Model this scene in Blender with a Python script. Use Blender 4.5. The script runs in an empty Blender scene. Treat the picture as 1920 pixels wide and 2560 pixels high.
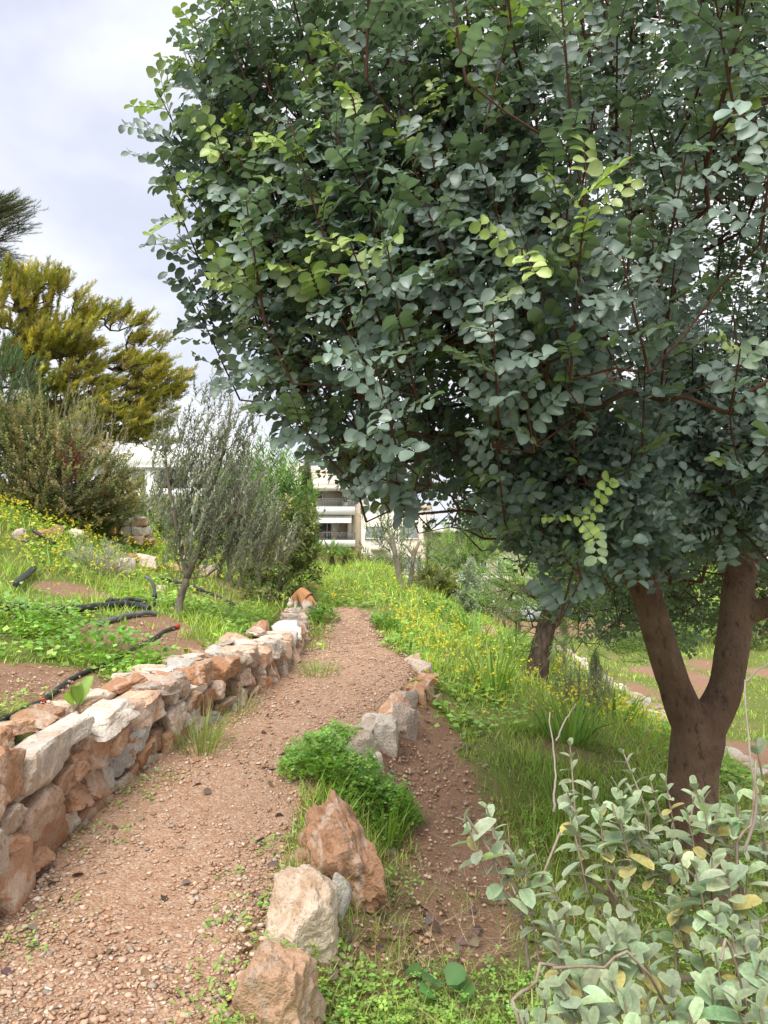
import bpy, math, random
import numpy as np
from mathutils import Vector

# ------------------------------------------------------------------ camera, sky, sun, exposure
SC = bpy.context.scene
COL = SC.collection
EYE = np.array([0.0, 0.0, 1.55])
FPX = 790.0                     # focal length in pixels of a 768 x 1024 frame
PITCH = math.radians(2.03)
cam = bpy.data.cameras.new('camera'); camo = bpy.data.objects.new('camera', cam); COL.objects.link(camo)
cam.sensor_fit = 'VERTICAL'; cam.sensor_height = 24.0; cam.lens = 24.0 * FPX / 1024.0
cam.clip_start = 0.05; cam.clip_end = 2000
camo.location = EYE; camo.rotation_euler = (math.pi / 2 + PITCH, 0, 0)
SC.camera = camo

SUN_DIR = np.array([-0.20, -0.54, 0.82]); SUN_DIR /= np.linalg.norm(SUN_DIR)
W = bpy.data.worlds.new('World'); SC.world = W; W.use_nodes = True
nt = W.node_tree; nt.nodes.clear()
def wn(t, **k):
    n = nt.nodes.new(t)
    for a, b in k.items(): setattr(n, a, b)
    return n
out = wn('ShaderNodeOutputWorld'); bg = wn('ShaderNodeBackground'); bg.inputs[1].default_value = 0.105
sky = wn('ShaderNodeTexSky', sky_type='NISHITA', sun_disc=False)
sky.sun_elevation = math.asin(SUN_DIR[2]); sky.sun_rotation = math.atan2(SUN_DIR[0], SUN_DIR[1])
sky.air_density = 1.0; sky.dust_density = 2.0
tc = wn('ShaderNodeTexCoord'); mp = wn('ShaderNodeMapping'); mp.inputs['Scale'].default_value = (1.0, 1.0, 1.7)
mp.inputs['Location'].default_value = (0.35, 0.1, 0.42)
nz = wn('ShaderNodeTexNoise'); nz.inputs['Scale'].default_value = 2.6; nz.inputs['Detail'].default_value = 5; nz.inputs['Roughness'].default_value = 0.5
nz.inputs['Distortion'].default_value = 0.35
rp = wn('ShaderNodeValToRGB'); e = rp.color_ramp.elements
e[0].position = 0.36; e[0].color = (5.3, 5.55, 6.45, 1); e[1].position = 0.62; e[1].color = (7.6, 7.7, 7.9, 1)
cover = wn('ShaderNodeMapRange'); cover.inputs[1].default_value = 0.3; cover.inputs[2].default_value = 0.55; cover.inputs[3].default_value = 0.80; cover.inputs[4].default_value = 1.0
mx = wn('ShaderNodeMix', data_type='RGBA')
L = nt.links.new
L(tc.outputs['Generated'], mp.inputs[0]); L(mp.outputs[0], nz.inputs['Vector']); L(nz.outputs[0], rp.inputs[0]); L(nz.outputs[0], cover.inputs[0])
L(cover.outputs[0], mx.inputs[0]); L(sky.outputs[0], mx.inputs[6]); L(rp.outputs[0], mx.inputs[7])
L(mx.outputs[2], bg.inputs[0]); L(bg.outputs[0], out.inputs[0])

sl = bpy.data.lights.new('sun', 'SUN'); sl.energy = 3.0; sl.angle = math.radians(42); sl.color = (1.0, 0.95, 0.87)
so = bpy.data.objects.new('sun', sl); COL.objects.link(so)
so.rotation_euler = Vector(SUN_DIR).to_track_quat('Z', 'Y').to_euler()

SC.view_settings.view_transform = 'Standard'; SC.view_settings.look = 'None'
SC.view_settings.exposure = 0.64; SC.view_settings.gamma = 1.0; SC.view_settings.use_curve_mapping = False
SC.cycles.max_bounces = 5; SC.cycles.diffuse_bounces = 3; SC.cycles.glossy_bounces = 1
SC.cycles.transmission_bounces = 2; SC.cycles.transparent_max_bounces = 4
SC.cycles.use_denoising = True
try: SC.cycles.denoiser = 'OPENIMAGEDENOISE'
except Exception: pass
SC.cycles.caustics_reflective = False; SC.cycles.caustics_refractive = False

# ------------------------------------------------------------------ helpers
def RNG(s): return np.random.default_rng(s)

def vnoise(p, seed=0):
    p = np.asarray(p, float); i = np.floor(p).astype(np.int64); f = p - i; f = f * f * (3 - 2 * f)
    def h(a, b, c):
        n = (a * 374761393 + b * 668265263 + c * 2147483647 + seed * 974711) & 0xffffffff
        n = ((n ^ (n >> 13)) * 1274126177) & 0xffffffff
        n = ((n ^ (n >> 16)) * 2246822519) & 0xffffffff
        return ((n ^ (n >> 15)) & 0xffff) / 32767.5 - 1.0
    x, y, z = i[..., 0], i[..., 1], i[..., 2]; fx, fy, fz = f[..., 0], f[..., 1], f[..., 2]
    def lx(b, c): return h(x, y + b, z + c) * (1 - fx) + h(x + 1, y + b, z + c) * fx
    return (lx(0, 0) * (1 - fy) + lx(1, 0) * fy) * (1 - fz) + (lx(0, 1) * (1 - fy) + lx(1, 1) * fy) * fz
def fbm(p, o=4, seed=0, gain=0.5):
    p = np.asarray(p, float); s = 0; a = 1.0
    for k in range(o): s = s + a * vnoise(p * (2.03 ** k), seed + k * 7); a *= gain
    return s
def n2(X, Y, sc, seed=0, o=3): return fbm(np.stack([X * sc, Y * sc, np.zeros_like(X) + seed * 1.37], -1), o, seed)
def sstep(a, b, x): t = np.clip((x - a) / (b - a), 0, 1); return t * t * (3 - 2 * t)
def unit(v): v = np.asarray(v, float); return v / np.maximum(np.linalg.norm(v, axis=-1, keepdims=True), 1e-9)

def ray(sx, sy):      # direction through a point of the 1920 x 2560 photograph, scaled to advance one metre in depth
    u = (np.asarray(sx, float) * .4 - 384) / FPX; v = (512 - np.asarray(sy, float) * .4) / FPX
    c, s = math.cos(PITCH), math.sin(PITCH)
    dy = c - v * s
    return np.stack([u / dy, np.ones_like(dy), (s + v * c) / dy], -1)
def at(sx, sy, d): return EYE + ray(sx, sy) * d
def to_px(P):         # world -> frame pixels of 768 x 1024, and depth
    q = np.asarray(P, float) - EYE; c, s = math.cos(PITCH), math.sin(PITCH)
    w = q[..., 1] * c + q[..., 2] * s; v = -q[..., 1] * s + q[..., 2] * c
    ww = np.where(w > .05, w, .05)
    return 384 + q[..., 0] / ww * FPX, 512 - v / ww * FPX, w

def mesh(name, V, F, mat, cols=None, smooth=False, parent=None, loc=(0, 0, 0)):
    V = np.ascontiguousarray(V, np.float32); me = bpy.data.meshes.new(name)
    Fs = F if isinstance(F, list) else [F]
    Fs = [np.asarray(f, np.int32) for f in Fs if len(f)]
    me.vertices.add(len(V)); me.vertices.foreach_set('co', V.ravel())
    nl = sum(f.size for f in Fs); npoly = sum(len(f) for f in Fs)
    me.loops.add(nl); me.polygons.add(npoly)
    me.loops.foreach_set('vertex_index', np.concatenate([f.ravel() for f in Fs]))
    tot = np.concatenate([np.full(len(f), f.shape[1], np.int32) for f in Fs])
    st = np.concatenate([[0], np.cumsum(tot)[:-1]]).astype(np.int32)
    me.polygons.foreach_set('loop_start', st); me.polygons.foreach_set('loop_total', tot)
    if smooth: me.polygons.foreach_set('use_smooth', np.ones(npoly, bool))
    if cols is not None:
        a = me.attributes.new('Col', 'FLOAT_COLOR', 'POINT')
        c = np.ones((len(V), 4), np.float32); c[:, :np.asarray(cols).shape[-1]] = cols
        a.data.foreach_set('color', c.ravel())
    me.update(calc_edges=True); me.validate()
    if mat: me.materials.append(mat)
    o = bpy.data.objects.new(name, me); COL.objects.link(o); o.location = loc
    if parent is not None: o.parent = parent
    return o
def tag(o, label=None, cat=None, group=None, kind=None):
    for k, v in (('label', label), ('category', cat), ('group', group), ('kind', kind)):
        if v: o[k] = v
    return o
def thing(name, label, cat, loc=(0, 0, 0), group=None, rz=0):
    o = bpy.data.objects.new(name, None); COL.objects.link(o); o.location = loc; o.rotation_euler = (0, 0, rz); o.empty_display_size = .1
    return tag(o, label, cat, group)

class Geo:            # collects triangles
    def __init__(s): s.V = []; s.F = []; s.C = []; s.n = 0
    def add(s, V, F, C=None):
        V = np.asarray(V, float); F = np.asarray(F, np.int64)
        if F.shape[1] == 4: F = np.concatenate([F[:, [0, 1, 2]], F[:, [0, 2, 3]]])
        s.V.append(V); s.F.append(F + s.n); s.n += len(V)
        if C is None: C = (1, 1, 1)
        C = np.asarray(C, float); s.C.append(np.broadcast_to(C, (len(V), 3)) if C.ndim == 1 else C)
    def build(s, name, mat, parent=None, loc=(0, 0, 0), smooth=False):
        return mesh(name, np.concatenate(s.V) - np.asarray(loc, float) * 0, np.concatenate(s.F), mat, np.concatenate(s.C), smooth, parent, loc)

def tube(P, r, sides=6, cap=True):
    P = np.asarray(P, float); k = len(P); r = np.broadcast_to(np.asarray(r, float), (k,))
    T = np.gradient(P, axis=0); T = unit(T)
    ref = np.array([0, 0, 1.0]) if abs(T[0, 2]) < .9 else np.array([1.0, 0, 0])
    A = np.zeros((k, 3)); a = unit(np.cross(T[0], ref))
    for i in range(k):
        a = unit(a - T[i] * np.dot(a, T[i])); A[i] = a
    B = np.cross(T, A)
    th = np.arange(sides) / sides * 2 * np.pi
    V = P[:, None, :] + r[:, None, None] * (np.cos(th)[None, :, None] * A[:, None, :] + np.sin(th)[None, :, None] * B[:, None, :])
    V = V.reshape(-1, 3); F = []
    i = np.arange(k - 1)[:, None] * sides; j = np.arange(sides)[None, :]; j2 = (j + 1) % sides
    q = np.stack([i + j, i + j2, i + sides + j2, i + sides + j], -1).reshape(-1, 4)
    F = np.concatenate([q[:, [0, 1, 2]], q[:, [0, 2, 3]]])
    if cap:
        V = np.concatenate([V, P[:1], P[-1:]]); n = k * sides
        c0 = np.stack([np.full(sides, n), j2[0], j[0]], -1); c1 = np.stack([np.full(sides, n + 1), (k - 1) * sides + j[0], (k - 1) * sides + j2[0]], -1)
        F = np.concatenate([F, c0, c1])
    return V, F
def spline(P, n):
    P = np.asarray(P, float); m = len(P)
    Q = np.concatenate([2 * P[:1] - P[1:2], P, 2 * P[-1:] - P[-2:-1]])
    t = np.linspace(0, m - 1 - 1e-6, n); i = t.astype(int); f = (t - i)[:, None]
    a, b, c, d = Q[i], Q[i + 1], Q[i + 2], Q[i + 3]
    return .5 * (2 * b + (c - a) * f + (2 * a - 5 * b + 4 * c - d) * f ** 2 + (3 * b - a - 3 * c + d) * f ** 3)
def box(g, x0, x1, y0, y1, z0, z1, C=(1, 1, 1)):
    V = np.array([[x, y, z] for z in (z0, z1) for y in (y0, y1) for x in (x0, x1)], float)
    g.add(V, [[0, 2, 3, 1], [4, 5, 7, 6], [0, 1, 5, 4], [2, 6, 7, 3], [0, 4, 6, 2], [1, 3, 7, 5]], C)
def boxo(name, x0, x1, y0, y1, z0, z1, mat, parent):
    g = Geo(); box(g, x0, x1, y0, y1, z0, z1); return g.build(name, mat, parent)

# leaf templates: length along +Y, normal +Z, unit length
def leaf_t(kind):
    if kind == 'oval':       # 12 triangles, folded along the midrib, rounded end
        t = [0, .28, .62, .9, 1.0]; w = [0, .33, .40, .26, 0]; cz = [0, .03, .02, -.04, -.08]; fold = .35
        V = [[0, t[i], cz[i]] for i in range(5)]
        V += [[-w[i], t[i], cz[i] + fold * w[i]] for i in (1, 2, 3)] + [[w[i], t[i], cz[i] + fold * w[i]] for i in (1, 2, 3)]
        F = []
        for b, s in ((5, 1), (8, -1)):
            f = [[0, 1, b], [1, 2, b + 1], [1, b + 1, b], [2, 3, b + 2], [2, b + 2, b + 1], [3, 4, b + 2]]
            F += [x if s > 0 else x[::-1] for x in f]
        return np.array(V), np.array(F)
    if kind == 'oval_s':     # 4 triangles
        V = [[0, 0, 0], [-.36, .5, .1], [0, 1, -.05], [.36, .5, .1], [0, .55, 0]]
        return np.array(V), np.array([[0, 4, 1], [4, 2, 1], [0, 3, 4], [4, 3, 2]])
    if kind == 'lance':      # 4 triangles, narrow
        V = [[0, 0, 0], [-.1, .4, .03], [.1, .4, .03], [0, 1, -.06], [0, .4, 0]]
        return np.array(V), np.array([[0, 4, 1], [4, 3, 1], [0, 2, 4], [4, 2, 3]])
    if kind == 'small':      # 2 triangles
        V = [[0, 0, 0], [-.3, .5, .1], [0, 1, 0], [.3, .5, .1]]
        return np.array(V), np.array([[0, 2, 1], [0, 3, 2]])
    if kind == 'needle':
        V = [[-.02, 0, 0], [.02, 0, 0], [0, 1, 0]]
        return np.array(V), np.array([[0, 1, 2]])
    if kind == 'spray':      # flat ragged conifer spray, 5 triangles
        V = [[-.05, 0, 0], [.05, 0, 0], [0, 1, .05], [-.3, .45, .02], [-.08, .3, 0], [.28, .5, .02], [.08, .35, 0], [-.16, .85, .1], [.15, .8, .1], [-.03, .6, 0], [.03, .6, 0]]
        return np.array(V), np.array([[0, 1, 2], [0, 4, 3], [1, 5, 6], [4, 9, 7], [6, 8, 10]])
    if kind == 'blade':      # grass blade, 3 triangles, bending over
        V = [[-.03, 0, 0], [.03, 0, 0], [-.022, .55, .06], [.022, .55, .06], [0, 1, .26]]
        return np.array(V), np.array([[0, 1, 3], [0, 3, 2], [2, 3, 4]])
    if kind == 'trefoil':    # three heart-shaped leaflets lying in XY round the origin, 9 triangles
        V = []; F = []
        for k in range(3):
            a = k * 2.0944; c, s = math.cos(a), math.sin(a)
            for x, y, z in ((0, 0.02, 0), (-.42, .62, .06), (-.2, .95, .0), (0, .82, -.05), (.2, .95, .0), (.42, .62, .06)):
                V.append([c * x - s * y, s * x + c * y, z])
            b = k * 6
            F += [[b, b + 3, b + 1], [b + 1, b + 3, b + 2], [b, b + 5, b + 3], [b + 3, b + 5, b + 4]]
        return np.array(V), np.array(F)
    if kind == 'sage':       # 18 triangles, thick felted leaf with wavy rim
        t = [0, .18, .42, .68, .9, 1.0]; w = [.03, .19, .27, .28, .20, 0]; cz = [0, .02, .0, -.05, -.12, -.17]; V = []; F = []
        for i in range(5):
            V += [[-w[i], t[i], cz[i] + .3 * w[i]], [0, t[i], cz[i]], [w[i], t[i], cz[i] + .3 * w[i]]]
        V.append([0, 1.0, cz[5]])
        for i in range(4):
            a = i * 3
            F += [[a, a + 1, a + 4], [a, a + 4, a + 3], [a + 1, a + 2, a + 5], [a + 1, a + 5, a + 4]]
        F += [[12, 13, 15], [13, 14, 15]]
        return np.array(V), np.array(F)
TPL = {k: leaf_t(k) for k in ('oval', 'oval_s', 'lance', 'small', 'needle', 'spray', 'blade', 'trefoil', 'sage')}

VM = {'oval': np.array([1.2] * 5 + [.95] * 6), 'sage': np.array([1.1, .9, 1.1] * 5 + [1.12])}; MR = RNG(9)
def frames(D, N):     # rotation matrices with +Y -> D and +Z close to N
    D = unit(D); X = unit(np.cross(D, N)); Z = np.cross(X, D)
    return np.stack([X, D, Z], -1)
def inst(g, kind, P, D, N, S, C, wid=None, jit=0, rng=None):
    """copies of a leaf template: base P, axis D, normal N, length S, colour C"""
    P = np.asarray(P, float)
    if len(P) == 0: return
    V, F = TPL[kind]; R = frames(D, N); S = np.broadcast_to(np.asarray(S, float), (len(P),))
    VV = np.broadcast_to(V, (len(P),) + V.shape).copy()
    if wid is not None: VV[:, :, 0] *= np.broadcast_to(wid, (len(P),))[:, None]
    if jit:
        VV[:, :, 2] += (rng.random((len(P), 1)) - .5) * jit * (VV[:, :, 1] ** 2) + rng.normal(0, jit * .5, (len(P), 1)) * VV[:, :, 0]
    Q = np.einsum('nij,nvj->nvi', R, VV) * S[:, None, None] + P[:, None, :]
    FF = (F[None] + (np.arange(len(P)) * len(V))[:, None, None]).reshape(-1, 3)
    CC = np.repeat(np.broadcast_to(C, (len(P), 3)), len(V), 0)
    if kind in VM: CC = CC * np.tile(VM[kind], len(P))[:, None] * np.exp(MR.normal(0, .05, (len(CC), 1)))
    g.add(Q.reshape(-1, 3), FF, CC)
def vary(rng, n, base, dv=.25, dh=.08):
    base = np.asarray(base, float); b = np.broadcast_to(base, (n, 3)) * np.exp(rng.normal(0, dv, (n, 1)))
    return np.clip(b * (1 + rng.normal(0, dh, (n, 3))), .003, .95)
def rdir(rng, n): return unit(rng.normal(0, 1, (n, 3)))

# ------------------------------------------------------------------ materials
def mat(name):
    m = bpy.data.materials.new(name); m.use_nodes = True; t = m.node_tree; t.nodes.clear(); return m, t
def N(t, ty, **k):
    n = t.nodes.new(ty)
    for a, b in k.items():
        if a in n.inputs.keys(): n.inputs[a].default_value = b
        else: setattr(n, a, b)
    return n
def mixc(t, fac, a, b, mode='MIX'):
    m = t.nodes.new('ShaderNodeMix'); m.data_type = 'RGBA'; m.blend_type = mode
    for idx, v in ((0, fac), (6, a), (7, b)):
        if isinstance(v, bpy.types.NodeSocket): t.links.new(v, m.inputs[idx])
        elif idx == 0: m.inputs[0].default_value = v
        else: m.inputs[idx].default_value = (*v, 1) if len(v) == 3 else v
    return m.outputs[2]
def ramp(t, fac, stops):
    r = t.nodes.new('ShaderNodeValToRGB'); e = r.color_ramp.elements
    while len(e) < len(stops): e.new(.5)
    for i, (p, c) in enumerate(stops):
        e[i].position = p; e[i].color = (*c, 1) if isinstance(c, tuple) else (c, c, c, 1)
    t.links.new(fac, r.inputs[0]); return r.outputs[0]
def noise(t, vec, scale, detail=4, rough=.55, dist=0):
    n = N(t, 'ShaderNodeTexNoise', Scale=scale, Detail=detail, Roughness=rough, Distortion=dist)
    if vec: t.links.new(vec, n.inputs['Vector'])
    return n.outputs[0]
def bump(t, h, strength, dist, prev=None):
    b = N(t, 'ShaderNodeBump', Strength=strength, Distance=dist); t.links.new(h, b.inputs['Height'])
    if prev: t.links.new(prev, b.inputs['Normal'])
    return b.outputs[0]
def finish(t, col, rough=.8, spec=.3, nrm=None, metal=0):
    p = N(t, 'ShaderNodeBsdfPrincipled', Roughness=rough, Metallic=metal); p.inputs['Specular IOR Level'].default_value = spec
    if isinstance(col, bpy.types.NodeSocket): t.links.new(col, p.inputs['Base Color'])
    else: p.inputs['Base Color'].default_value = (*col, 1)
    if nrm: t.links.new(nrm, p.inputs['Normal'])
    o = t.nodes.new('ShaderNodeOutputMaterial'); t.links.new(p.outputs[0], o.inputs[0]); return p

def leaf_mat(name, rough=.5, spec=.4, transl=.3, under=(1.15, 1.2, 1.1), fuzz=0, tcol=(1.15, 1.3, .55), felt=0):
    m, t = mat(name)
    a = N(t, 'ShaderNodeAttribute', attribute_name='Col'); geo = t.nodes.new('ShaderNodeNewGeometry')
    c2 = mixc(t, 1.0, a.outputs[0], under, 'MULTIPLY')
    col = mixc(t, geo.outputs['Backfacing'], a.outputs[0], c2)
    if felt: fz = noise(t, geo.outputs['Position'], 140, 3, .7); col = mixc(t, 1.0, col, ramp(t, fz, [(.3, .78), (.7, 1.2)]), 'MULTIPLY')
    p = N(t, 'ShaderNodeBsdfPrincipled', Roughness=rough); p.inputs['Specular IOR Level'].default_value = spec
    if felt: t.links.new(bump(t, noise(t, geo.outputs['Position'], 420, 2), felt, .002), p.inputs['Normal'])
    if fuzz: p.inputs['Sheen Weight'].default_value = fuzz
    t.links.new(col, p.inputs['Base Color'])
    tr = t.nodes.new('ShaderNodeBsdfTranslucent'); t.links.new(mixc(t, 1.0, a.outputs[0], tcol, 'MULTIPLY'), tr.inputs[0])
    ms = t.nodes.new('ShaderNodeMixShader'); ms.inputs[0].default_value = transl
    t.links.new(p.outputs[0], ms.inputs[1]); t.links.new(tr.outputs[0], ms.inputs[2])
    o = t.nodes.new('ShaderNodeOutputMaterial'); t.links.new(ms.outputs[0], o.inputs[0]); return m
def bark_mat(name, c1, c2, scale=14, strength=.5, stretch=4, rough=.85, dist=.01):
    m, t = mat(name); tcn = t.nodes.new('ShaderNodeTexCoord'); mpn = N(t, 'ShaderNodeMapping'); mpn.inputs['Scale'].default_value = (1, 1, 1 / stretch)
    t.links.new(tcn.outputs['Object'], mpn.inputs[0])
    a = noise(t, mpn.outputs[0], scale, 6, .65); b = noise(t, tcn.outputs['Object'], 2.3, 3)
    col = mixc(t, ramp(t, a, [(.35, 0.0), (.68, 1.0)]), c1, c2); col = mixc(t, .45, col, mixc(t, 1, col, ramp(t, b, [(.3, .55), (.7, 1.3)]), 'MULTIPLY'))
    finish(t, col, rough, .2, bump(t, a, strength, dist)); return m
def plain(name, c, rough=.7, spec=.3, metal=0, var=.12, scale=6):
    m, t = mat(name); tcn = t.nodes.new('ShaderNodeTexCoord'); a = noise(t, tcn.outputs['Object'], scale, 4)
    col = mixc(t, 1, c, ramp(t, a, [(.25, 1 - var), (.75, 1 + var)]), 'MULTIPLY'); finish(t, col, rough, spec, None, metal); return m

M = {}
M['carob_leaf'] = leaf_mat('carob_leaf', .36, .6, .26, (.95, 1.06, .6), 0, (1.0, 1.14, .72))
M['leaf'] = leaf_mat('soft_leaf', .55, .35, .35)
M['grass'] = leaf_mat('grass_blades', .6, .3, .4)
M['sage'] = leaf_mat('felted_leaf', .9, .15, .25, (1.1, 1.08, 1.05), .25, (1.05, 1.15, .7), .5)
M['olive_leaf'] = leaf_mat('olive_leaf', .55, .35, .2, (1.7, 1.65, 1.6))
M['needle'] = leaf_mat('needles', .6, .3, .3)
M['petal'] = leaf_mat('petals', .6, .2, .4, (1, 1, 1), 0, (1.1, 1.05, .6))
M['dead'] = leaf_mat('dead_leaves', .8, .15, .1, (1, 1, 1), 0, (1, 1, 1))
m, t = mat('carob_bark'); tcn = t.nodes.new('ShaderNodeTexCoord'); v = tcn.outputs['Object']; mpn = N(t, 'ShaderNodeMapping'); mpn.inputs['Scale'].default_value = (1, 1, .45); t.links.new(v, mpn.inputs[0])
b1 = noise(t, v, 3.2, 5, .6, .5); b2 = noise(t, mpn.outputs[0], 26, 6, .7); b3 = noise(t, mpn.outputs[0], 90, 4, .6)
col = mixc(t, ramp(t, b1, [(.35, 0.0), (.65, 1.0)]), (.13, .073, .048), (.21, .135, .095)); col = mixc(t, ramp(t, b2, [(.58, 0.0), (.72, .7)]), col, (.28, .21, .16)); col = mixc(t, ramp(t, b2, [(.32, .85), (.46, 0.0)]), col, (.05, .032, .026))
sp_ = N(t, 'ShaderNodeTexVoronoi', Scale=38.0); t.links.new(mpn.outputs[0], sp_.inputs['Vector']); col = mixc(t, ramp(t, sp_.outputs['Distance'], [(.06, .7), (.13, 0.0)]), col, (.04, .027, .022))
hb = N(t, 'ShaderNodeMath', operation='MULTIPLY_ADD'); t.links.new(b2, hb.inputs[0]); hb.inputs[1].default_value = 2.0; t.links.new(b3, hb.inputs[2])
finish(t, col, .85, .2, bump(t, hb.outputs[0], .9, .014)); M['carob_bark'] = m
M['twig'] = bark_mat('red_twig', (.075, .035, .025), (.13, .065, .045), 20, .3)
M['olive_bark'] = bark_mat('olive_bark', (.14, .115, .09), (.28, .24, .20), 22, .6)
M['pine_bark'] = bark_mat('pine_bark', (.05, .035, .028), (.16, .11, .085), 26, 1.0, 3)
M['pale_bark'] = bark_mat('pale_bark', (.24, .19, .16), (.40, .34, .29), 14, .4)
M['dry_stem'] = bark_mat('dry_stem', (.22, .16, .11), (.38, .31, .25), 40, .3)

def stone_mat(name, warm=(.42, .24, .145), pale=(.57, .47, .39), grey=(.40, .36, .335), bias=0.0, lum=1.0):
    m, t = mat(name); tcn = t.nodes.new('ShaderNodeTexCoord'); oi = t.nodes.new('ShaderNodeObjectInfo')
    mul = N(t, 'ShaderNodeVectorMath', operation='SCALE'); t.links.new(oi.outputs['Location'], mul.inputs[0]); mul.inputs['Scale'].default_value = 3.7
    ad = N(t, 'ShaderNodeVectorMath', operation='ADD'); t.links.new(tcn.outputs['Object'], ad.inputs[0]); t.links.new(mul.outputs[0], ad.inputs[1])
    v = ad.outputs[0]
    n1 = noise(t, v, 5.5, 5, .6, .6); n2_ = noise(t, v, 17, 6, .65, .3); n3 = noise(t, v, 60, 4, .6)
    sh = N(t, 'ShaderNodeMath', operation='MULTIPLY_ADD'); t.links.new(oi.outputs['Random'], sh.inputs[0]); sh.inputs[1].default_value = .44; sh.inputs[2].default_value = -.22 + bias
    sm = N(t, 'ShaderNodeMath', operation='ADD'); t.links.new(n1, sm.inputs[0]); t.links.new(sh.outputs[0], sm.inputs[1])
    col = mixc(t, ramp(t, sm.outputs[0], [(.36, 0.0), (.62, 1.0)]), warm, pale)
    col = mixc(t, ramp(t, n2_, [(.56, 0.0), (.72, .8)]), col, grey)
    dark = tuple(c * .55 for c in warm)
    col = mixc(t, ramp(t, n3, [(.30, .75), (.46, 0.0)]), col, dark)
    vein = N(t, 'ShaderNodeTexWave', Scale=2.2, Distortion=9.0, Detail=4.0); vein.inputs['Detail Scale'].default_value = 1.6; t.links.new(v, vein.inputs['Vector'])
    col = mixc(t, ramp(t, vein.outputs[0], [(.86, 0.0), (.99, .4)]), col, (.64 * lum, .55 * lum, .47 * lum))
    fr_ = N(t, 'ShaderNodeMath', operation='MULTIPLY'); t.links.new(oi.outputs['Random'], fr_.inputs[0]); fr_.inputs[1].default_value = 7.31
    fr2 = N(t, 'ShaderNodeMath', operation='FRACT'); t.links.new(fr_.outputs[0], fr2.inputs[0])
    col = mixc(t, 1.0, col, ramp(t, fr2.outputs[0], [(0.0, .92), (1.0, 1.45)]), 'MULTIPLY')
    h = N(t, 'ShaderNodeMath', operation='MULTIPLY_ADD'); t.links.new(n2_, h.inputs[0]); h.inputs[1].default_value = 1.0; t.links.new(n3, h.inputs[2])
    nr = bump(t, h.outputs[0], .75, .022)
    finish(t, col, .88, .2, nr); return m
M['stone'] = stone_mat('limestone')
M['stone_orange'] = stone_mat('orange_limestone', (.42, .22, .12), (.50, .35, .25), (.42, .33, .27), -.08)
M['stone_white'] = stone_mat('white_limestone', (.50, .37, .27), (.64, .57, .49), (.47, .43, .40), .10)
M['stone_grey'] = stone_mat('grey_limestone', (.40, .31, .24), (.46, .43, .39), (.32, .30, .285), .10)
M['stone_cream'] = stone_mat('cream_limestone', (.42, .29, .195), (.56, .46, .365), (.44, .39, .35), .02)
M['stone_mud'] = stone_mat('crumbling_clay_stone', (.33, .19, .115), (.40, .26, .17), (.30, .20, .14), -.08, .6)
# ------------------------------------------------------------------ terrain
def lin(d, pts): a = np.array(pts, float); return np.interp(d, a[:, 0], a[:, 1])
def smooth_lin(d, pts, w=.35): return sum(lin(d + k * w, pts) for k in (-1, -.5, 0, .5, 1)) / 5
LP = [(0, -1.46), (2.4, -1.5), (3.1, -1.52), (3.8, -1.55), (4.3, -1.53), (4.85, -1.43), (5.6, -1.25), (6.2, -1.05), (6.7, -.93), (7.4, -.82), (8.3, -.86), (9.7, -.98), (11, -1.1), (20, -1.2)]
RP = [(0, -.5), (2.4, -.5), (3.1, -.45), (3.8, -.42), (4.3, -.37), (4.85, -.25), (5.6, -.08), (6.2, .10), (6.7, .26), (7.2, .33), (7.6, .2), (8.3, .0), (10, -.2), (20, -.2)]
TP = [(0, .70), (2.5, .72), (3.2, .72), (4.7, .645), (5.6, .67), (6.3, .67), (7, .66), (7.6, .68), (8.4, .67), (9.7, .69), (12, .79), (16, 1.0), (20, 1.0)]
ZP = [(0, -.03), (2.2, -.01), (2.6, .01), (10, .6375), (12, .76), (16, .96), (17.5, .96), (20, .55), (24, -.4), (45, -3.4), (80, -5), (300, -6)]
def wall_l(d): return smooth_lin(d, LP)
def edge_r(d): return smooth_lin(d, RP, .3)
def top_l(d): return smooth_lin(d, TP)
def z_path(d): return smooth_lin(d, ZP)

def tps_fit(P):
    P = np.array(P, float); n = len(P); d = np.linalg.norm(P[:, None, :2] - P[None, :, :2], axis=-1)
    K = np.where(d > 0, d * d * np.log(d + 1e-9), 0) + np.eye(n) * .02
    Q = np.concatenate([np.ones((n, 1)), P[:, :2]], 1)
    A = np.zeros((n + 3, n + 3)); A[:n, :n] = K; A[:n, n:] = Q; A[n:, :n] = Q.T
    return P[:, :2], np.linalg.solve(A, np.concatenate([P[:, 2], np.zeros(3)]))
def tps_eval(T, X, Y):
    P, w = T; n = len(P); r = w[n] + w[n + 1] * X + w[n + 2] * Y
    for i in range(n):
        d2 = (X - P[i, 0]) ** 2 + (Y - P[i, 1]) ** 2
        r = r + w[i] * .5 * d2 * np.log(d2 + 1e-12)
    return r
ctl = [(float(wall_l(d)) - .15, d, float(top_l(d)) - .05) for d in (0, 1.5, 3, 4, 5, 6, 7, 8, 9, 10, 12, 14, 16)]
ctl += [(-2.33, 4.8, .70), (-3.15, 6.5, .96), (-2.2, 3, .70), (-3.2, 3, .82), (-6, 3, 1.5), (-1.98, 7.6, .80), (-3.99, 8.2, 1.26), (-4.35, 10, 1.65), (-5.3, 11, 2.05), (-3.1, 10, 1.09),
        (-2.96, 13, 1.22), (-3.96, 15, 1.62), (-2.2, 11, .86), (-7, 8, 2.1), (-9, 14, 2.8), (-6, 20, 2.3), (-12, 22, 3.0), (-3, 20, 1.4), (-1, 20, 1.1), (-20, 10, 4), (-20, 25, 3.6)]
TL = tps_fit(ctl)
ctr = [(float(edge_r(d)) + .45, d, float(z_path(d)) - .26) for d in (0, 1.5, 2.4, 3.1, 3.8, 4.3, 5)]
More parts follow.
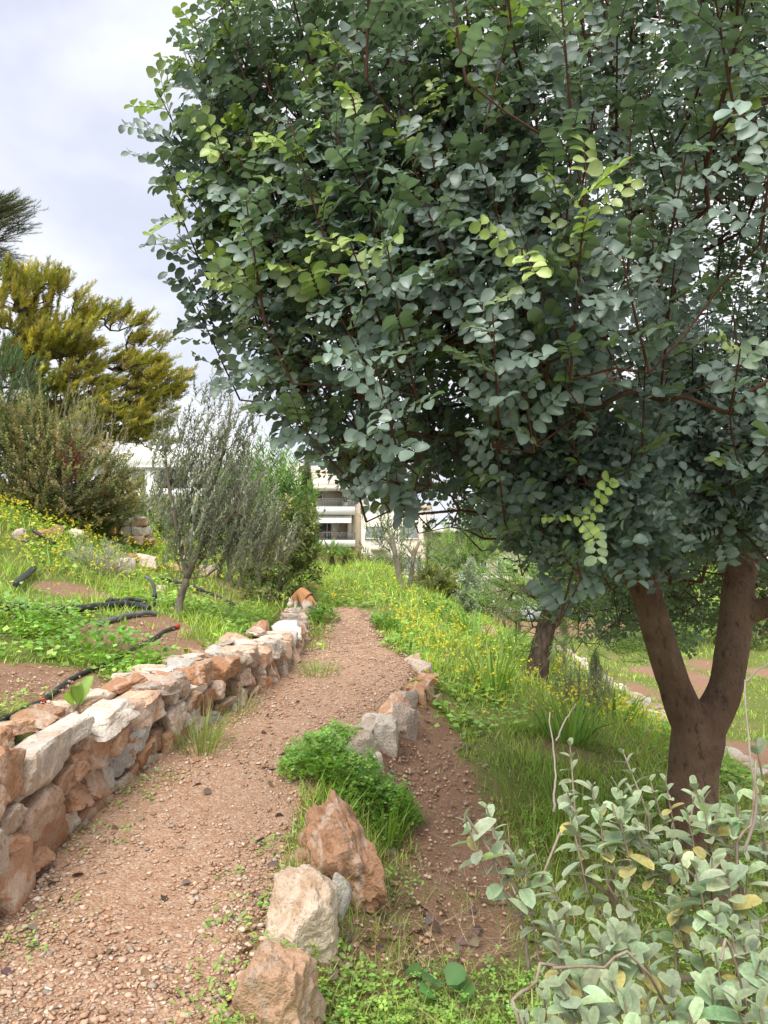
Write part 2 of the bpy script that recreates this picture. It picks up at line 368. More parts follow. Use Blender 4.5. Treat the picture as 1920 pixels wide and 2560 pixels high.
ctr += [(float(edge_r(d)) + .32, d, float(z_path(d)) - .25) for d in (5.6, 6.3, 7)] + [(.4, 8.2, .40), (.25, 9.2, .52), (.3, 11, .62)]
ctr += [(.35, 3.6, -.24), (1.0, 2.5, -.34), (2, 2, -.42), (1, .5, -.4), (1.68, 4.2, -.32), (.78, 5.3, .04), (1.5, 6.8, .0), (1.73, 9, -.04), (.9, 9, .30), (.28, 13, .60), (1.7, 14, .02), (0, 16, .86),
        (2.2, 16, -.2), (3, 5, -.44), (3, 7, -.42), (3, 9, -.41), (3, 11, -.42), (3, 13, -.42), (3, 2, -.52), (3, 16, -.5), (0, 18, .86), (2.5, 20, -.5), (-.2, 20, .8)]
TR = tps_fit(ctr)
def height(X, Y):
    X = np.asarray(X, float); Y = np.asarray(Y, float)
    Xl = np.clip(X, -22, 2); Yl = np.clip(Y, 0, 26)
    zl = tps_eval(TL, Xl, Yl); zr = tps_eval(TR, np.clip(X, -1.5, 3.2), np.clip(Y, 0, 21)); zp = z_path(Y)
    fade = sstep(8.6, 10.6, Y)
    wl = wall_l(Y) - .13 + .0 * Y; wr = edge_r(Y)
    a = sstep(-.05 - .8 * fade, .05 + .5 * fade, X - wl)
    z = zl * (1 - a) + zp * a
    b = sstep(-.04, .46 + 0.3 * fade, X - wr)
    z = z * (1 - b) + zr * b
    rough = n2(X, Y, .9, 3) * .035 + n2(X, Y, 3.5, 5) * .014 + n2(X, Y, 11, 6, 2) * .006
    onpath = sstep(.12, 0, wl - X + .0) * sstep(.12, 0, X - wr) * (1 - fade)
    z = z + rough * (1 - .85 * onpath)
    flat = -.74 + n2(X, Y, .25, 9, 2) * .05 + n2(X, Y, 2, 11, 2) * .01
    c = sstep(3.06, 3.16, X); z = z * (1 - c) + flat * c
    far = sstep(19, 27, Y)
    zr_far = lin(Y, [(19, -.76), (24, -1.0), (45, -3.45), (80, -5), (400, -6)])
    zl_far = lin(Y, [(19, 2.6), (30, 2.6), (60, 2.6), (120, 8), (400, 12)])
    k = sstep(-12, -2, X)
    return z * (1 - far) + far * (zl_far * (1 - k) + zr_far * k)
def hgt(x, y): return float(height(np.array([x]), np.array([y]))[0])
def hit(sx, sy, lo=1.5, hi=60):    # where a sight line meets the ground
    r = ray(sx, sy); d = np.geomspace(lo, hi, 900); P = EYE + r * d[:, None]
    below = P[:, 2] < height(P[:, 0], P[:, 1])
    i = int(np.argmax(below)) if below.any() else 899
    return P[i]
def ground_at(sx, d): x = float(ray(sx, 1400)[0] * d); return np.array([x, d, hgt(x, d)])

# plant cover 0..1 over the ground, bare soil where the photograph shows soil
BARE = []
for sx, sy, rx, ry, s in [(60, 1720, .55, .75, 1), (230, 1760, .3, .3, .8), (180, 1480, .5, .35, .9), (330, 1600, .55, .45, 1), (400, 1570, .3, .5, .8), (470, 1600, .35, .25, .5), (560, 1500, .5, .6, .55), (620, 1480, .5, .5, .6),
                     (1010, 1880, .26, .8, 1), (1080, 1960, .3, .6, .95), (1130, 2060, .25, .5, .9), (1150, 2160, .25, .3, .8), (930, 2330, .25, .3, .6), (1100, 2330, .3, .3, .6), (1250, 1800, .5, .25, .45), (1400, 1870, .3, .3, .5),
                     (1080, 1830, .25, .5, .9), (1240, 1600, .4, .7, .4), (1170, 1560, .3, .6, .35), (1010, 1660, .15, .35, .8), (1000, 2200, .2, .3, .5), (760, 2480, .2, .3, .4), (1200, 2000, .3, .5, .4), (1250, 2150, .3, .4, .3), (1100, 2250, .35, .4, .5), (950, 2450, .25, .3, .6), (1200, 2350, .3, .3, .35), (1050, 2150, .3, .4, .6)]:
    p = hit(sx, sy); BARE.append((p[0], p[1], rx, ry, s))
def cover_at(X, Y):
    w = wall_l(Y); e = edge_r(Y); g = np.ones_like(X)
    nse = n2(X, Y, 1.6, 21, 3)
    for x, y, rx, ry, s in BARE:
        q = ((X - x) / rx) ** 2 + ((Y - y) / ry) ** 2
        g = g * (1 - s * sstep(1.3, .5, q + nse * .5))
    inside = sstep(-.05, .06, X - w + .04 * nse) * sstep(.10, -.10, X - e + .08 * nse) * sstep(10.6, 10.1, Y)
    inside *= np.where(Y > 7.8, sstep(wall_l(Y) + .12, wall_l(Y) + .4, X), 1)
    g = g * (1 - inside)
    flat = sstep(3.1, 3.3, X) * (Y < 30)
    g = np.where(flat > .5, sstep(-.05, .5, n2(X, Y * .6, .5, 33, 3) + .12), g)
    return np.clip(g, 0, 1)
def fresh_at(X, Y):   # 1 lush green, 0 dry
    return np.clip(.5 + .6 * n2(X, Y, .55, 41, 3), 0, 1)

m, t = mat('earth')
tcn = t.nodes.new('ShaderNodeTexCoord'); att = N(t, 'ShaderNodeAttribute', attribute_name='Col'); v = tcn.outputs['Object']
sep = t.nodes.new('ShaderNodeSeparateColor'); t.links.new(att.outputs[0], sep.inputs[0])
a1 = noise(t, v, 2.0, 6, .6); a2 = noise(t, v, 22, 5, .65); a3 = noise(t, v, 110, 4, .6)
soil = mixc(t, ramp(t, a1, [(.3, 0.0), (.7, 1.0)]), (.37, .205, .13), (.47, .295, .20))
soil = mixc(t, ramp(t, a2, [(.35, 0.0), (.75, .8)]), soil, (.48, .31, .21)); soil = mixc(t, ramp(t, a3, [(.3, .5), (.5, 0.0)]), soil, (.20, .10, .06))
green = mixc(t, ramp(t, a2, [(.3, 0.0), (.7, 1.0)]), (.14, .18, .045), (.25, .33, .075)); green = mixc(t, ramp(t, a1, [(.5, 0.0), (.75, .7)]), green, (.33, .28, .14))
fc = N(t, 'ShaderNodeMath', operation='MULTIPLY_ADD'); t.links.new(a2, fc.inputs[0]); fc.inputs[1].default_value = .7
sub = N(t, 'ShaderNodeMath', operation='SUBTRACT'); t.links.new(sep.outputs[0], sub.inputs[0]); sub.inputs[1].default_value = .35; t.links.new(sub.outputs[0], fc.inputs[2])
col = mixc(t, ramp(t, fc.outputs[0], [(.3, 0.0), (.7, .92)]), soil, green)
hh = N(t, 'ShaderNodeMath', operation='MULTIPLY_ADD'); t.links.new(a2, hh.inputs[0]); hh.inputs[1].default_value = 2.0; t.links.new(a3, hh.inputs[2])
finish(t, col, .95, .1, bump(t, hh.outputs[0], .9, .03)); M['earth'] = m

nx, ny = 280, 330
ux = np.linspace(-1, 1, nx); xs = 1.1 * np.sinh(ux * 5.0); ys = np.concatenate([[-6, -3, -1], np.geomspace(.35, 400, ny - 3)])
GX, GY = np.meshgrid(xs, ys); gx, gy = GX.ravel(), GY.ravel()
gz = height(gx, np.maximum(gy, 0))
idx = np.arange(nx * ny).reshape(ny, nx)
quads = np.stack([idx[:-1, :-1], idx[:-1, 1:], idx[1:, 1:], idx[1:, :-1]], -1).reshape(-1, 4)
cv = cover_at(gx, np.maximum(gy, 0)); fr = fresh_at(gx, gy)
ground = mesh('ground', np.stack([gx, gy, gz], -1), quads, M['earth'], np.stack([cv, fr, cv], -1), True); tag(ground, kind='structure')

# gravel path
m, t = mat('gravel_path'); tcn = t.nodes.new('ShaderNodeTexCoord'); v = tcn.outputs['Object']
a1 = noise(t, v, 1.7, 5, .6); a2 = noise(t, v, 30, 5, .7); vo = N(t, 'ShaderNodeTexVoronoi', Scale=75.0); t.links.new(v, vo.inputs['Vector']); a3 = noise(t, v, 160, 3)
vo2 = N(t, 'ShaderNodeTexVoronoi', Scale=150.0); t.links.new(v, vo2.inputs['Vector'])
base = mixc(t, ramp(t, a1, [(.3, 0.0), (.7, 1.0)]), (.33, .183, .112), (.42, .256, .168))
sc_ = t.nodes.new('ShaderNodeSeparateColor'); t.links.new(vo.outputs['Color'], sc_.inputs[0])
peb = mixc(t, ramp(t, sc_.outputs[0], [(.1, 0.0), (.9, 1.0)]), (.36, .22, .14), (.57, .43, .33))
col = mixc(t, ramp(t, a2, [(.40, 0.0), (.58, .85)]), base, peb)
inv = N(t, 'ShaderNodeMath', operation='SUBTRACT'); inv.inputs[0].default_value = 1.0; t.links.new(vo.outputs['Distance'], inv.inputs[1])
inv2 = N(t, 'ShaderNodeMath', operation='SUBTRACT'); inv2.inputs[0].default_value = 1.0; t.links.new(vo2.outputs['Distance'], inv2.inputs[1])
nb = bump(t, inv.outputs[0], .7, .012); nb = bump(t, inv2.outputs[0], .5, .006, nb)
finish(t, col, .95, .1, nb); M['gravel_path'] = m
yy = np.concatenate([np.linspace(.4, 10.5, 300)]); uu = np.linspace(0, 1, 34)
YY, UU = np.meshgrid(yy, uu, indexing='ij')
wob = n2(YY[:, 0], YY[:, 0] * 0, 3, 51) * .03
lo = wall_l(YY) - .04; lo = lo + sstep(7.8, 9, YY) * .28; hi_ = edge_r(YY) - .02 + n2(YY, YY * 0, 2.3, 52) * .05 - sstep(9.3, 10.5, YY) * .15
XX = lo + (hi_ - lo) * UU
ZZ = height(XX, YY) + .012 + n2(XX, YY, 7, 55, 2) * .004 - .03 * (np.abs(UU - .5) > .49)
idx = np.arange(YY.size).reshape(YY.shape); quads = np.stack([idx[:-1, :-1], idx[:-1, 1:], idx[1:, 1:], idx[1:, :-1]], -1).reshape(-1, 4)[:, ::-1]
path = mesh('path', np.stack([XX, YY, ZZ], -1).reshape(-1, 3), quads, M['gravel_path'], None, True); tag(path, kind='structure')

# ------------------------------------------------------------------ stones
def ico(sub):
    p = (1 + 5 ** .5) / 2
    V = [(-1, p, 0), (1, p, 0), (-1, -p, 0), (1, -p, 0), (0, -1, p), (0, 1, p), (0, -1, -p), (0, 1, -p), (p, 0, -1), (p, 0, 1), (-p, 0, -1), (-p, 0, 1)]
    F = [(0, 11, 5), (0, 5, 1), (0, 1, 7), (0, 7, 10), (0, 10, 11), (1, 5, 9), (5, 11, 4), (11, 10, 2), (10, 7, 6), (7, 1, 8), (3, 9, 4), (3, 4, 2), (3, 2, 6), (3, 6, 8), (3, 8, 9), (4, 9, 5), (2, 4, 11), (6, 2, 10), (8, 6, 7), (9, 8, 1)]
    V = [np.array(v) / np.linalg.norm(v) for v in V]
    for _ in range(sub):
        c = {}; G = []
        def mid(a, b):
            k = (min(a, b), max(a, b))
            if k not in c: q = V[a] + V[b]; V.append(q / np.linalg.norm(q)); c[k] = len(V) - 1
            return c[k]
        for a, b, d in F:
            x, y, z = mid(a, b), mid(b, d), mid(d, a); G += [(a, x, z), (b, y, x), (d, z, y), (x, y, z)]
        F = G
    return np.array(V), np.array(F)
ICO = {k: ico(k) for k in (0, 1, 2, 3, 4)}
def rock_verts(rng, size, sub=3, facets=7, rough=.05, blocky=.85):
    U, F = ICO[sub]; size = np.asarray(size, float) * .5
    nrm = [np.array(a, float) for a in ((1, 0, 0), (-1, 0, 0), (0, 1, 0), (0, -1, 0), (0, 0, 1), (0, 0, -1))]
    nrm = [unit(a + rng.normal(0, .16, 3)) for a in nrm]; h = [blocky * rng.uniform(.86, 1.08) for _ in nrm]
    for _ in range(facets): nrm.append(rdir(rng, 1)[0]); h.append(rng.uniform(.92, 1.2))
    nrm = np.array(nrm); h = np.array(h)
    dt = U @ nrm.T; r = np.where(dt > .05, h / np.maximum(dt, .05), 9)
    r = -np.log(np.sum(np.exp(-r * 26), 1)) / 26
    o = rng.uniform(0, 50, 3)
    r = r * (1 + rough * 1.3 * fbm(U * 2.2 + o, 3, 3) + rough * .8 * fbm(U * 7 + o, 2, 5) - rough * .9 * np.abs(vnoise(U * 4.5 + o, 8)))
    return U * r[:, None] * size / max(blocky, .9) * .9, F
def stone(parent, name, c, size, rng, mt, axis=None, sub=3, tilt=.12, rough=.05, facets=7, rot=None, taper=0.0, skew=0.0, blocky=.85):
    V, F = rock_verts(rng, size, sub, facets, rough, blocky)
    ax = unit(np.array([axis[0], axis[1], 0.0])) if axis is not None else np.array([0, 1.0, 0]); up = np.array([0, 0, 1.0])
    out_ = np.cross(ax, up); R = np.stack([out_, ax, up], -1)      # local x across the wall, y along it, z up
    a = rng.normal(0, tilt, 3) if rot is None else np.asarray(rot, float)
    cx, sx_, cy, sy_, cz, sz_ = math.cos(a[0]), math.sin(a[0]), math.cos(a[1]), math.sin(a[1]), math.cos(a[2]), math.sin(a[2])
    Q = np.array([[1, 0, 0], [0, cx, -sx_], [0, sx_, cx]]) @ np.array([[cy, 0, sy_], [0, 1, 0], [-sy_, 0, cy]]) @ np.array([[cz, -sz_, 0], [sz_, cz, 0], [0, 0, 1]])
    zz = V[:, 2:3] / (size[2] * .5); V = np.concatenate([V[:, :2] * (1 - taper * .5 * (zz + 1)) + taper * skew * (zz + 1), V[:, 2:]], 1); V = V @ (R @ Q).T
    o = mesh(name, V, F, mt, None, False, parent, c)
    a = o.data.polygons; a.foreach_set('use_smooth', np.ones(len(a), bool))
    try: o.data.set_sharp_from_angle(angle=math.radians(32))
    except Exception: pass
    return o
SM = {'w': 'stone_white', 'o': 'stone_orange', 'g': 'stone_grey', 'm': 'stone'}

# left retaining wall: the near stones where the photograph shows them, the rest coursed
rng = RNG(11)
wall = thing('dry_stone_wall', 'long dry stone retaining wall of orange and white limestone on the left of the path', 'stone wall')
def wall_hit(sx):
    u = (sx * .4 - 384) / FPX; d = np.linspace(2.2, 9.6, 3000); f = wall_l(d) - u * d
    i = np.argmax(f > 0) if f[0] < 0 else np.argmax(f < 0)
    return float(d[i])
NEAR = [  # centre x, y, width, height in an enlargement of the wall, colour, lean
 (370, 700, 480, 400, 'g', 0), (105, 800, 270, 470, 'o', 0), (570, 465, 450, 200, 'w', .1), (870, 385, 310, 150, 'w', .12), (920, 290, 370, 130, 'w', .1), (760, 505, 150, 140, 'o', 0), (655, 690, 160, 260, 'm', 0),
 (795, 610, 200, 290, 'm', -.2), (960, 490, 200, 210, 'o', .2), (960, 665, 160, 220, 'g', 0), (1130, 490, 250, 250, 'g', .3), (1180, 625, 190, 260, 'o', .5), (780, 855, 170, 270, 'm', -.2), (890, 810, 150, 300, 'g', -.1),
 (625, 935, 200, 290, 'o', 0), (530, 850, 190, 270, 'o', .1), (330, 1100, 390, 430, 'o', .15), (75, 1180, 230, 310, 'w', 0), (60, 1365, 230, 190, 'o', 0), (120, 1640, 360, 680, 'm', .2), (400, 1390, 300, 700, 'o', .35),
 (600, 1190, 170, 280, 'w', .1), (520, 1480, 200, 330, 'o', .2), (770, 1110, 300, 320, 'm', .3), (640, 1330, 180, 330, 'm', .2), (980, 970, 180, 310, 'm', .1), (1080, 870, 230, 320, 'o', .2), (1250, 760, 190, 310, 'm', 0), (720, 1000, 120, 120, 'o', 0),
 (1220, 270, 340, 300, 'm', 0), (1290, 125, 330, 140, 'o', .1), (1470, 260, 180, 260, 'w', 0), (1450, 510, 240, 370, 'm', 0), (1300, 500, 150, 200, 'o', 0), (1590, 220, 130, 200, 'w', 0), (1600, 400, 130, 230, 'w', 0), (1400, 45, 320, 110, 'g', .12), (1600, 75, 190, 130, 'w', .1),
 (1600, 600, 130, 240, 'w', 0), (-60, 1000, 220, 500, 'o', 0), (-80, 1500, 260, 600, 'm', 0), (-110, 1900, 300, 400, 'o', 0), (1370, 660, 200, 200, 'm', .1), (1230, 960, 160, 220, 'm', .1), (1120, 1060, 190, 190, 'o', .1), (940, 1180, 200, 200, 'o', .1), (250, 1500, 160, 200, 'o', .2), (330, 1780, 200, 240, 'o', .2),
 (1010, 350, 140, 120, 'o', 0), (1080, 470, 130, 120, 'o', 0), (1040, 640, 90, 180, 'm', 0), (860, 950, 120, 140, 'o', 0)]
for cx, cy, w_, h_, c_, lean in NEAR:
    sx, sy = cx / 3.318, 1700 + cy / 3.318
    if sx < -60: continue
    wpx = w_ / 3.318; d0 = wall_hit(max(sx - wpx / 2, -55)); d1 = wall_hit(sx + wpx / 2); d = wall_hit(sx)
    p = at(sx, sy, d); ln = max(.09, min(.6, abs(d1 - d0) * 1.0)); ht = h_ / 3.318 * .4 / FPX * d * .99
    th = rng.uniform(.20, .30) if ht > .12 else rng.uniform(.16, .26)
    ax = np.array([wall_l(np.array(d + .2)) - wall_l(np.array(d - .2)), .4])
    c = np.array([p[0] - th * .5 + .05 + rng.uniform(-.015, .02), d, p[2]])
    stone(wall, 'stone', c, (th, ln, ht), rng, M[SM[c_]], ax, 3, .05, .06, 8, rot=(lean * .6 + rng.normal(0, .06), rng.normal(0, .06), rng.normal(0, .08)))
d = 5.05
while d < 9.75:          # coursed remainder, lower with distance
    zb, zt = float(z_path(np.array(d))) - .03, float(top_l(np.array(d)))
    H = zt - zb; nc = 3 if H > .33 else (2 if H > .2 else 1); ln0 = rng.uniform(.16, .27)
    ax = np.array([wall_l(np.array(d + .2)) - wall_l(np.array(d - .2)), .4])
    cuts = np.sort(np.concatenate([[0, 1], (np.arange(1, nc) / nc + rng.uniform(-.12, .12, nc - 1))]))
    for k in range(nc):
        ln = ln0 * rng.uniform(.85, 1.15); hh_ = (cuts[k + 1] - cuts[k]) * H * 1.1 + .02; th = rng.uniform(.2, .32)
        dd = d + rng.uniform(-.06, .06); xw = float(wall_l(np.array(dd)))
        c = np.array([xw - th * .5 + .06 + rng.uniform(-.02, .03), dd, zb + (cuts[k] + cuts[k + 1]) * .5 * H + (.015 if k == nc - 1 else 0)])
        stone(wall, 'stone', c, (th, ln, hh_), rng, M[SM[rng.choice(list('mmmoowwg'))]], ax, 3 if d < 7 else 2, .1, .06, 7)
    for _ in range(2):   # capping stones lying back on the soil
        ln = rng.uniform(.14, .34); dd = d + rng.uniform(-.15, .15); xw = float(wall_l(np.array(dd))) - rng.uniform(.08, .34 if d < 7.6 else .2)
        zc = hgt(xw - .25, dd) if d < 8 else zt
        stone(wall, 'stone', np.array([xw, dd, max(zt - .01, zc) + rng.uniform(-.01, .025)]), (rng.uniform(.14, .28), ln, rng.uniform(.05, .11)), rng, M[SM[rng.choice(list('mmowwog'))]], ax, 3 if d < 7 else 2, .13, .06, 8)
    d += ln0 * .8
for d in np.arange(3.0, 5.3, .17):   # second row on top of the near part
    xw = float(wall_l(np.array(d))) - rng.uniform(.2, .36); zt = float(top_l(np.array(d)))
    stone(wall, 'stone', np.array([xw, d, zt - .035 + rng.uniform(-.02, .02)]), (rng.uniform(.16, .26), rng.uniform(.14, .3), rng.uniform(.07, .13)), rng, M[SM[rng.choice(list('mmowwo'))]], (0.1, 1), 3, .12, .06, 8)

# right edge: boulders standing beside the path
def boulder(sx, sy, w_, h_, label, mt, depth_k=1.0, rot=(0, 0, 0), seed=0, rough=.07, facets=9, sub=4, d=None, axis=(0.15, 1), sink=0):
    p = hit(sx, sy + h_ * .42) if d is None else at(sx, sy + h_ * .42, d); d = p[1]; k = .4 / FPX * d
    W_, H_ = w_ * k, h_ * k
    c = at(sx + 14, sy, d + W_ * depth_k * .25); c[2] -= H_ * .10; H_ *= 1.14
    o = stone(None, 'boulder', c, (W_ * 1.08, W_ * depth_k * 1.1, H_ * 1.12), RNG(seed), mt, axis, sub, .1, rough, facets, rot=rot, taper=.2, blocky=1.0)
    tag(o, label, 'boulder', 'boulders edging the path'); return o
boulder(735, 2280, 215, 195, 'rounded cream boulder with white cracked right face, in the middle of the near path edge', M['stone_cream'], 1.1, (0, .1, .4), 5, .06, 14)
boulder(838, 2118, 190, 250, 'tall jagged orange and white boulder beside the path, above the rounded cream one', M['stone'], 1.5, (.25, -.15, .5), 29, .1, 18)
boulder(675, 2490, 230, 205, 'crumbling brown clay boulder in the lower middle at the path edge', M['stone_mud'], 1.1, (0, .1, .2), 13, .09, 12)
boulder(828, 2240, 60, 100, 'small blue-grey stone wedged beside the rounded cream boulder', M['stone_grey'], 1.2, (.1, .2, 0), 14, .05, 8, 3)
boulder(748, 2150, 105, 52, 'flat tan stone lying between the two big path boulders', M['stone_orange'], .8, (0, .05, .9), 17, .05, 6, 3)
boulder(654, 2548, 130, 50, 'pinkish white stone cut off by the bottom edge of the picture', M['stone'], .9, (0, 0, .5), 19, .06, 6, 3)
# low curved wall further up on the right edge
rwall = thing('low_stone_wall', 'low curved stone wall holding up the right edge of the path in its middle', 'stone wall')
pts = np.array([hit(sx, sy)[:2] for sx, sy in ((872, 1872), (925, 1822), (985, 1788), (1035, 1742), (1062, 1700), (1046, 1668), (1010, 1645))])
cl = spline(np.c_[pts, np.zeros(len(pts))], 60)[:, :2]; seg = np.r_[0, np.cumsum(np.linalg.norm(np.diff(cl, axis=0), axis=1))]
s = .0; rng = RNG(23)
while s < seg[-1]:
    ln = rng.uniform(.2, .34); q = np.array([np.interp(s, seg, cl[:, 0]), np.interp(s, seg, cl[:, 1])]); q2 = np.array([np.interp(s + .1, seg, cl[:, 0]), np.interp(s + .1, seg, cl[:, 1])])
    zt = float(z_path(np.array(q[1]))) + .045; big = s < .5; first = s < .75
    for k in range(1 if big else 2):
        h_ = rng.uniform(.30, .38) if big else rng.uniform(.19, .26)
        stone(rwall, 'stone', np.array([q[0] + rng.uniform(-.01, .02) + .03 * k, q[1] + rng.uniform(-.02, .02), zt - h_ * .45 - k * .15 + rng.uniform(-.02, .03)]), (rng.uniform(.15, .22), ln * 1.1, h_), rng, M[SM['w' if first else rng.choice(list('mmoow'))]], q2 - q, 3, .1, .07, 8)
    s += ln * .82

for sx, sy, w_, h_, c_ in ((905, 1862, 80, 95, 'w'), (962, 1832, 75, 120, 'w'), (1010, 1800, 60, 100, 'm'), (925, 1895, 60, 60, 'w')):
    p = hit(sx, sy + h_ * .35); k_ = .4 / FPX * p[1]; stone(rwall, 'stone', at(sx, sy + 18, p[1] + .03), (w_ * k_ * 1.05, w_ * k_ * 1.2, h_ * k_ * 1.15), rng, M[SM[c_]], (.5, 1), 3, .12, .07, 9)
# lower terrace wall, pale stones in two rows
lw = thing('terrace_wall', 'low pale stone terrace wall running behind the carob trunk down the slope', 'stone wall')
rng = RNG(31); d = 4.9
while d < 15.5:
    ln = rng.uniform(.22, .42); x = 3.03 + .05 * math.sin(d)
    for k in range(2):
        stone(lw, 'stone', np.array([x - .1 + .22 * k + rng.uniform(-.02, .02), d + rng.uniform(-.05, .05), -.43 + rng.uniform(-.02, .02) - .03 * k]), (rng.uniform(.2, .28), ln * 1.08, .15), rng, M['stone_white' if rng.random() < .75 else 'stone'], (0, 1), 2, .07, .05, 7)
    stone(lw, 'stone', np.array([x + .13, d, -.62]), (.2, ln * 1.08, .24), rng, M['stone_white'], (0, 1), 2, .07, .05, 7)
    d += ln * .9
# field stones on the left terrace
for i, (sx, sy, w_, h_, mt, lb) in enumerate([(288, 1415, 62, 40, 'stone_white', 'white and orange rock below the grey lavender mound on the left bank'), (348, 1402, 50, 32, 'stone', 'pinkish rock in the grass uphill of the leaning olive'),
        (265, 1418, 40, 26, 'stone_orange', 'small orange rock touching the white one on the left bank'), (318, 1394, 34, 20, 'stone_orange', 'flat tan rock between the lavender mound and the olive'), (388, 1470, 28, 18, 'stone_white', 'small white stone under the end of the black hose by the olive'),
        (435, 1466, 26, 12, 'stone_orange', 'small orange stone behind the black hose next to the olive trunk'), (430, 1416, 60, 18, 'stone', 'low pinkish rock just left of the olive stems'), (500, 1425, 60, 26, 'stone', 'pale rock seen through the olive stems'),
        (35, 1334, 34, 26, 'stone', 'pale rock among yellow flowers by the left edge of the picture'), (95, 1333, 44, 22, 'stone_orange', 'orange rock among yellow flowers under the big shrub'), (130, 1325, 34, 26, 'stone', 'pink rock at the foot of the big shrub'), (182, 1335, 36, 24, 'stone_white', 'pale rock at the right foot of the big shrub'),
        (672, 1494, 60, 14, 'stone_white', 'flat pale rock under the laurel bush near the cat'), (1200, 1575, 60, 30, 'stone_orange', 'orange rock poking out of the slope below the bare trunks')]):
    o = boulder(sx, sy, w_, h_, lb, M[mt], 1.0, (0, 0, i), 40 + i, .07, 7, 2); o.name = 'rock'; o['category'] = 'rock'; o['group'] = 'rocks lying in the grass'
# ruined stretch of wall uphill
ruin = thing('broken_stone_wall', 'short broken end of an orange stone wall uphill on the left', 'stone wall'); rng = RNG(61)
p0 = at(318, 1350, 11.6); p0[2] = hgt(p0[0], p0[1])
for i in range(26):
    f = rng.random(); row = i % 3
    stone(ruin, 'stone', p0 + np.array([-.32 + f * .62, rng.uniform(-.12, .15), .06 + row * .13 + rng.uniform(-.02, .02)]), (rng.uniform(.18, .28), rng.uniform(.16, .24), .15), rng, M[SM[rng.choice(list('oomw'))]], (1, 0), 2, .15, .06, 7)

# loose gravel: one heap of countless pebbles
g = Geo(); rng = RNG(71)
n = 24000; Y = 2.2 + 8.0 * rng.random(n) ** 2.6; f = rng.random(n); f = np.where(rng.random(n) < .3, .5 + .5 * np.sign(f - .5) * np.abs(2 * f - 1) ** .4, f)
X = (wall_l(Y) + .03) + (edge_r(Y) + .02 - wall_l(Y)) * f
keep = n2(X, Y, 2.2, 77) + rng.normal(0, .35, n) > -.25; X, Y = X[keep], Y[keep]
bx = np.array([hit(sx, sy)[:2] for sx, sy in [(1010, 1880), (1080, 1960), (1120, 2080), (1150, 2200), (60, 1720), (180, 1740), (330, 1600), (1000, 2300), (930, 2400), (1000, 1950)]])
k = rng.integers(0, len(bx), 2600); X = np.r_[X, bx[k, 0] + rng.normal(0, .22, 2600)]; Y = np.r_[Y, bx[k, 1] + rng.normal(0, .3, 2600)]
ok = ~((X > wall_l(Y) - .2) & (X < wall_l(Y) + .02)); X, Y = X[ok], Y[ok]; n = len(X)
Sz = np.exp(rng.normal(math.log(.0054), .52, n)) * (1 + .05 * Y); Sz = np.minimum(Sz, .017)
OCT = np.array([[1, 0, 0], [-1, 0, 0], [0, 1, 0], [0, -1, 0], [0, 0, 1], [0, 0, -1]], float); OF = np.array([[0, 2, 4], [2, 1, 4], [1, 3, 4], [3, 0, 4], [2, 0, 5], [1, 2, 5], [3, 1, 5], [0, 3, 5]])
U, F = ICO[0]; nv = 6; var = [U * (1 + .34 * rng.normal(0, 1, (12, 1))) * np.array([1, rng.uniform(.65, 1), rng.uniform(.4, .7)]) for _ in range(nv)]; var2 = [OCT * (1 + .25 * rng.normal(0, 1, (6, 1))) * np.array([1.15, rng.uniform(.7, 1.1), rng.uniform(.5, .8)]) for _ in range(nv)]
Z = height(X, Y) + .013 + Sz * .22; ang = rng.random(n) * 6.283; pick = rng.integers(0, nv, n)
pal = np.array([(.50, .35, .25), (.45, .285, .19), (.56, .43, .33), (.40, .25, .165), (.58, .49, .41), (.33, .27, .225)]); C = pal[rng.choice(6, n, p=[.3, .27, .17, .16, .06, .04])] * np.exp(rng.normal(0, .16, (n, 1)))
for q in range(2 * nv):
    s_ = (pick == q % nv) & ((Y < 3.9) if q < nv else (Y >= 3.9)); c, sn = np.cos(ang[s_]), np.sin(ang[s_]); B, Fq = (var[q], F) if q < nv else (var2[q - nv], OF); nvt = len(B)
    VV = np.stack([c[:, None] * B[:, 0] - sn[:, None] * B[:, 1], sn[:, None] * B[:, 0] + c[:, None] * B[:, 1], np.broadcast_to(B[:, 2], (s_.sum(), nvt))], -1) * Sz[s_][:, None, None] + np.stack([X, Y, Z], -1)[s_][:, None]
    g.add(VV.reshape(-1, 3), (Fq[None] + (np.arange(s_.sum()) * nvt)[:, None, None]).reshape(-1, 3), np.repeat(C[s_], nvt, 0))
m, t = mat('pebbles'); a = N(t, 'ShaderNodeAttribute', attribute_name='Col'); finish(t, a.outputs[0], .9, .2); M['pebble'] = m
tag(g.build('gravel', M['pebble']), 'loose orange and pale gravel strewn over the path and the bank', 'gravel', None, 'stuff')
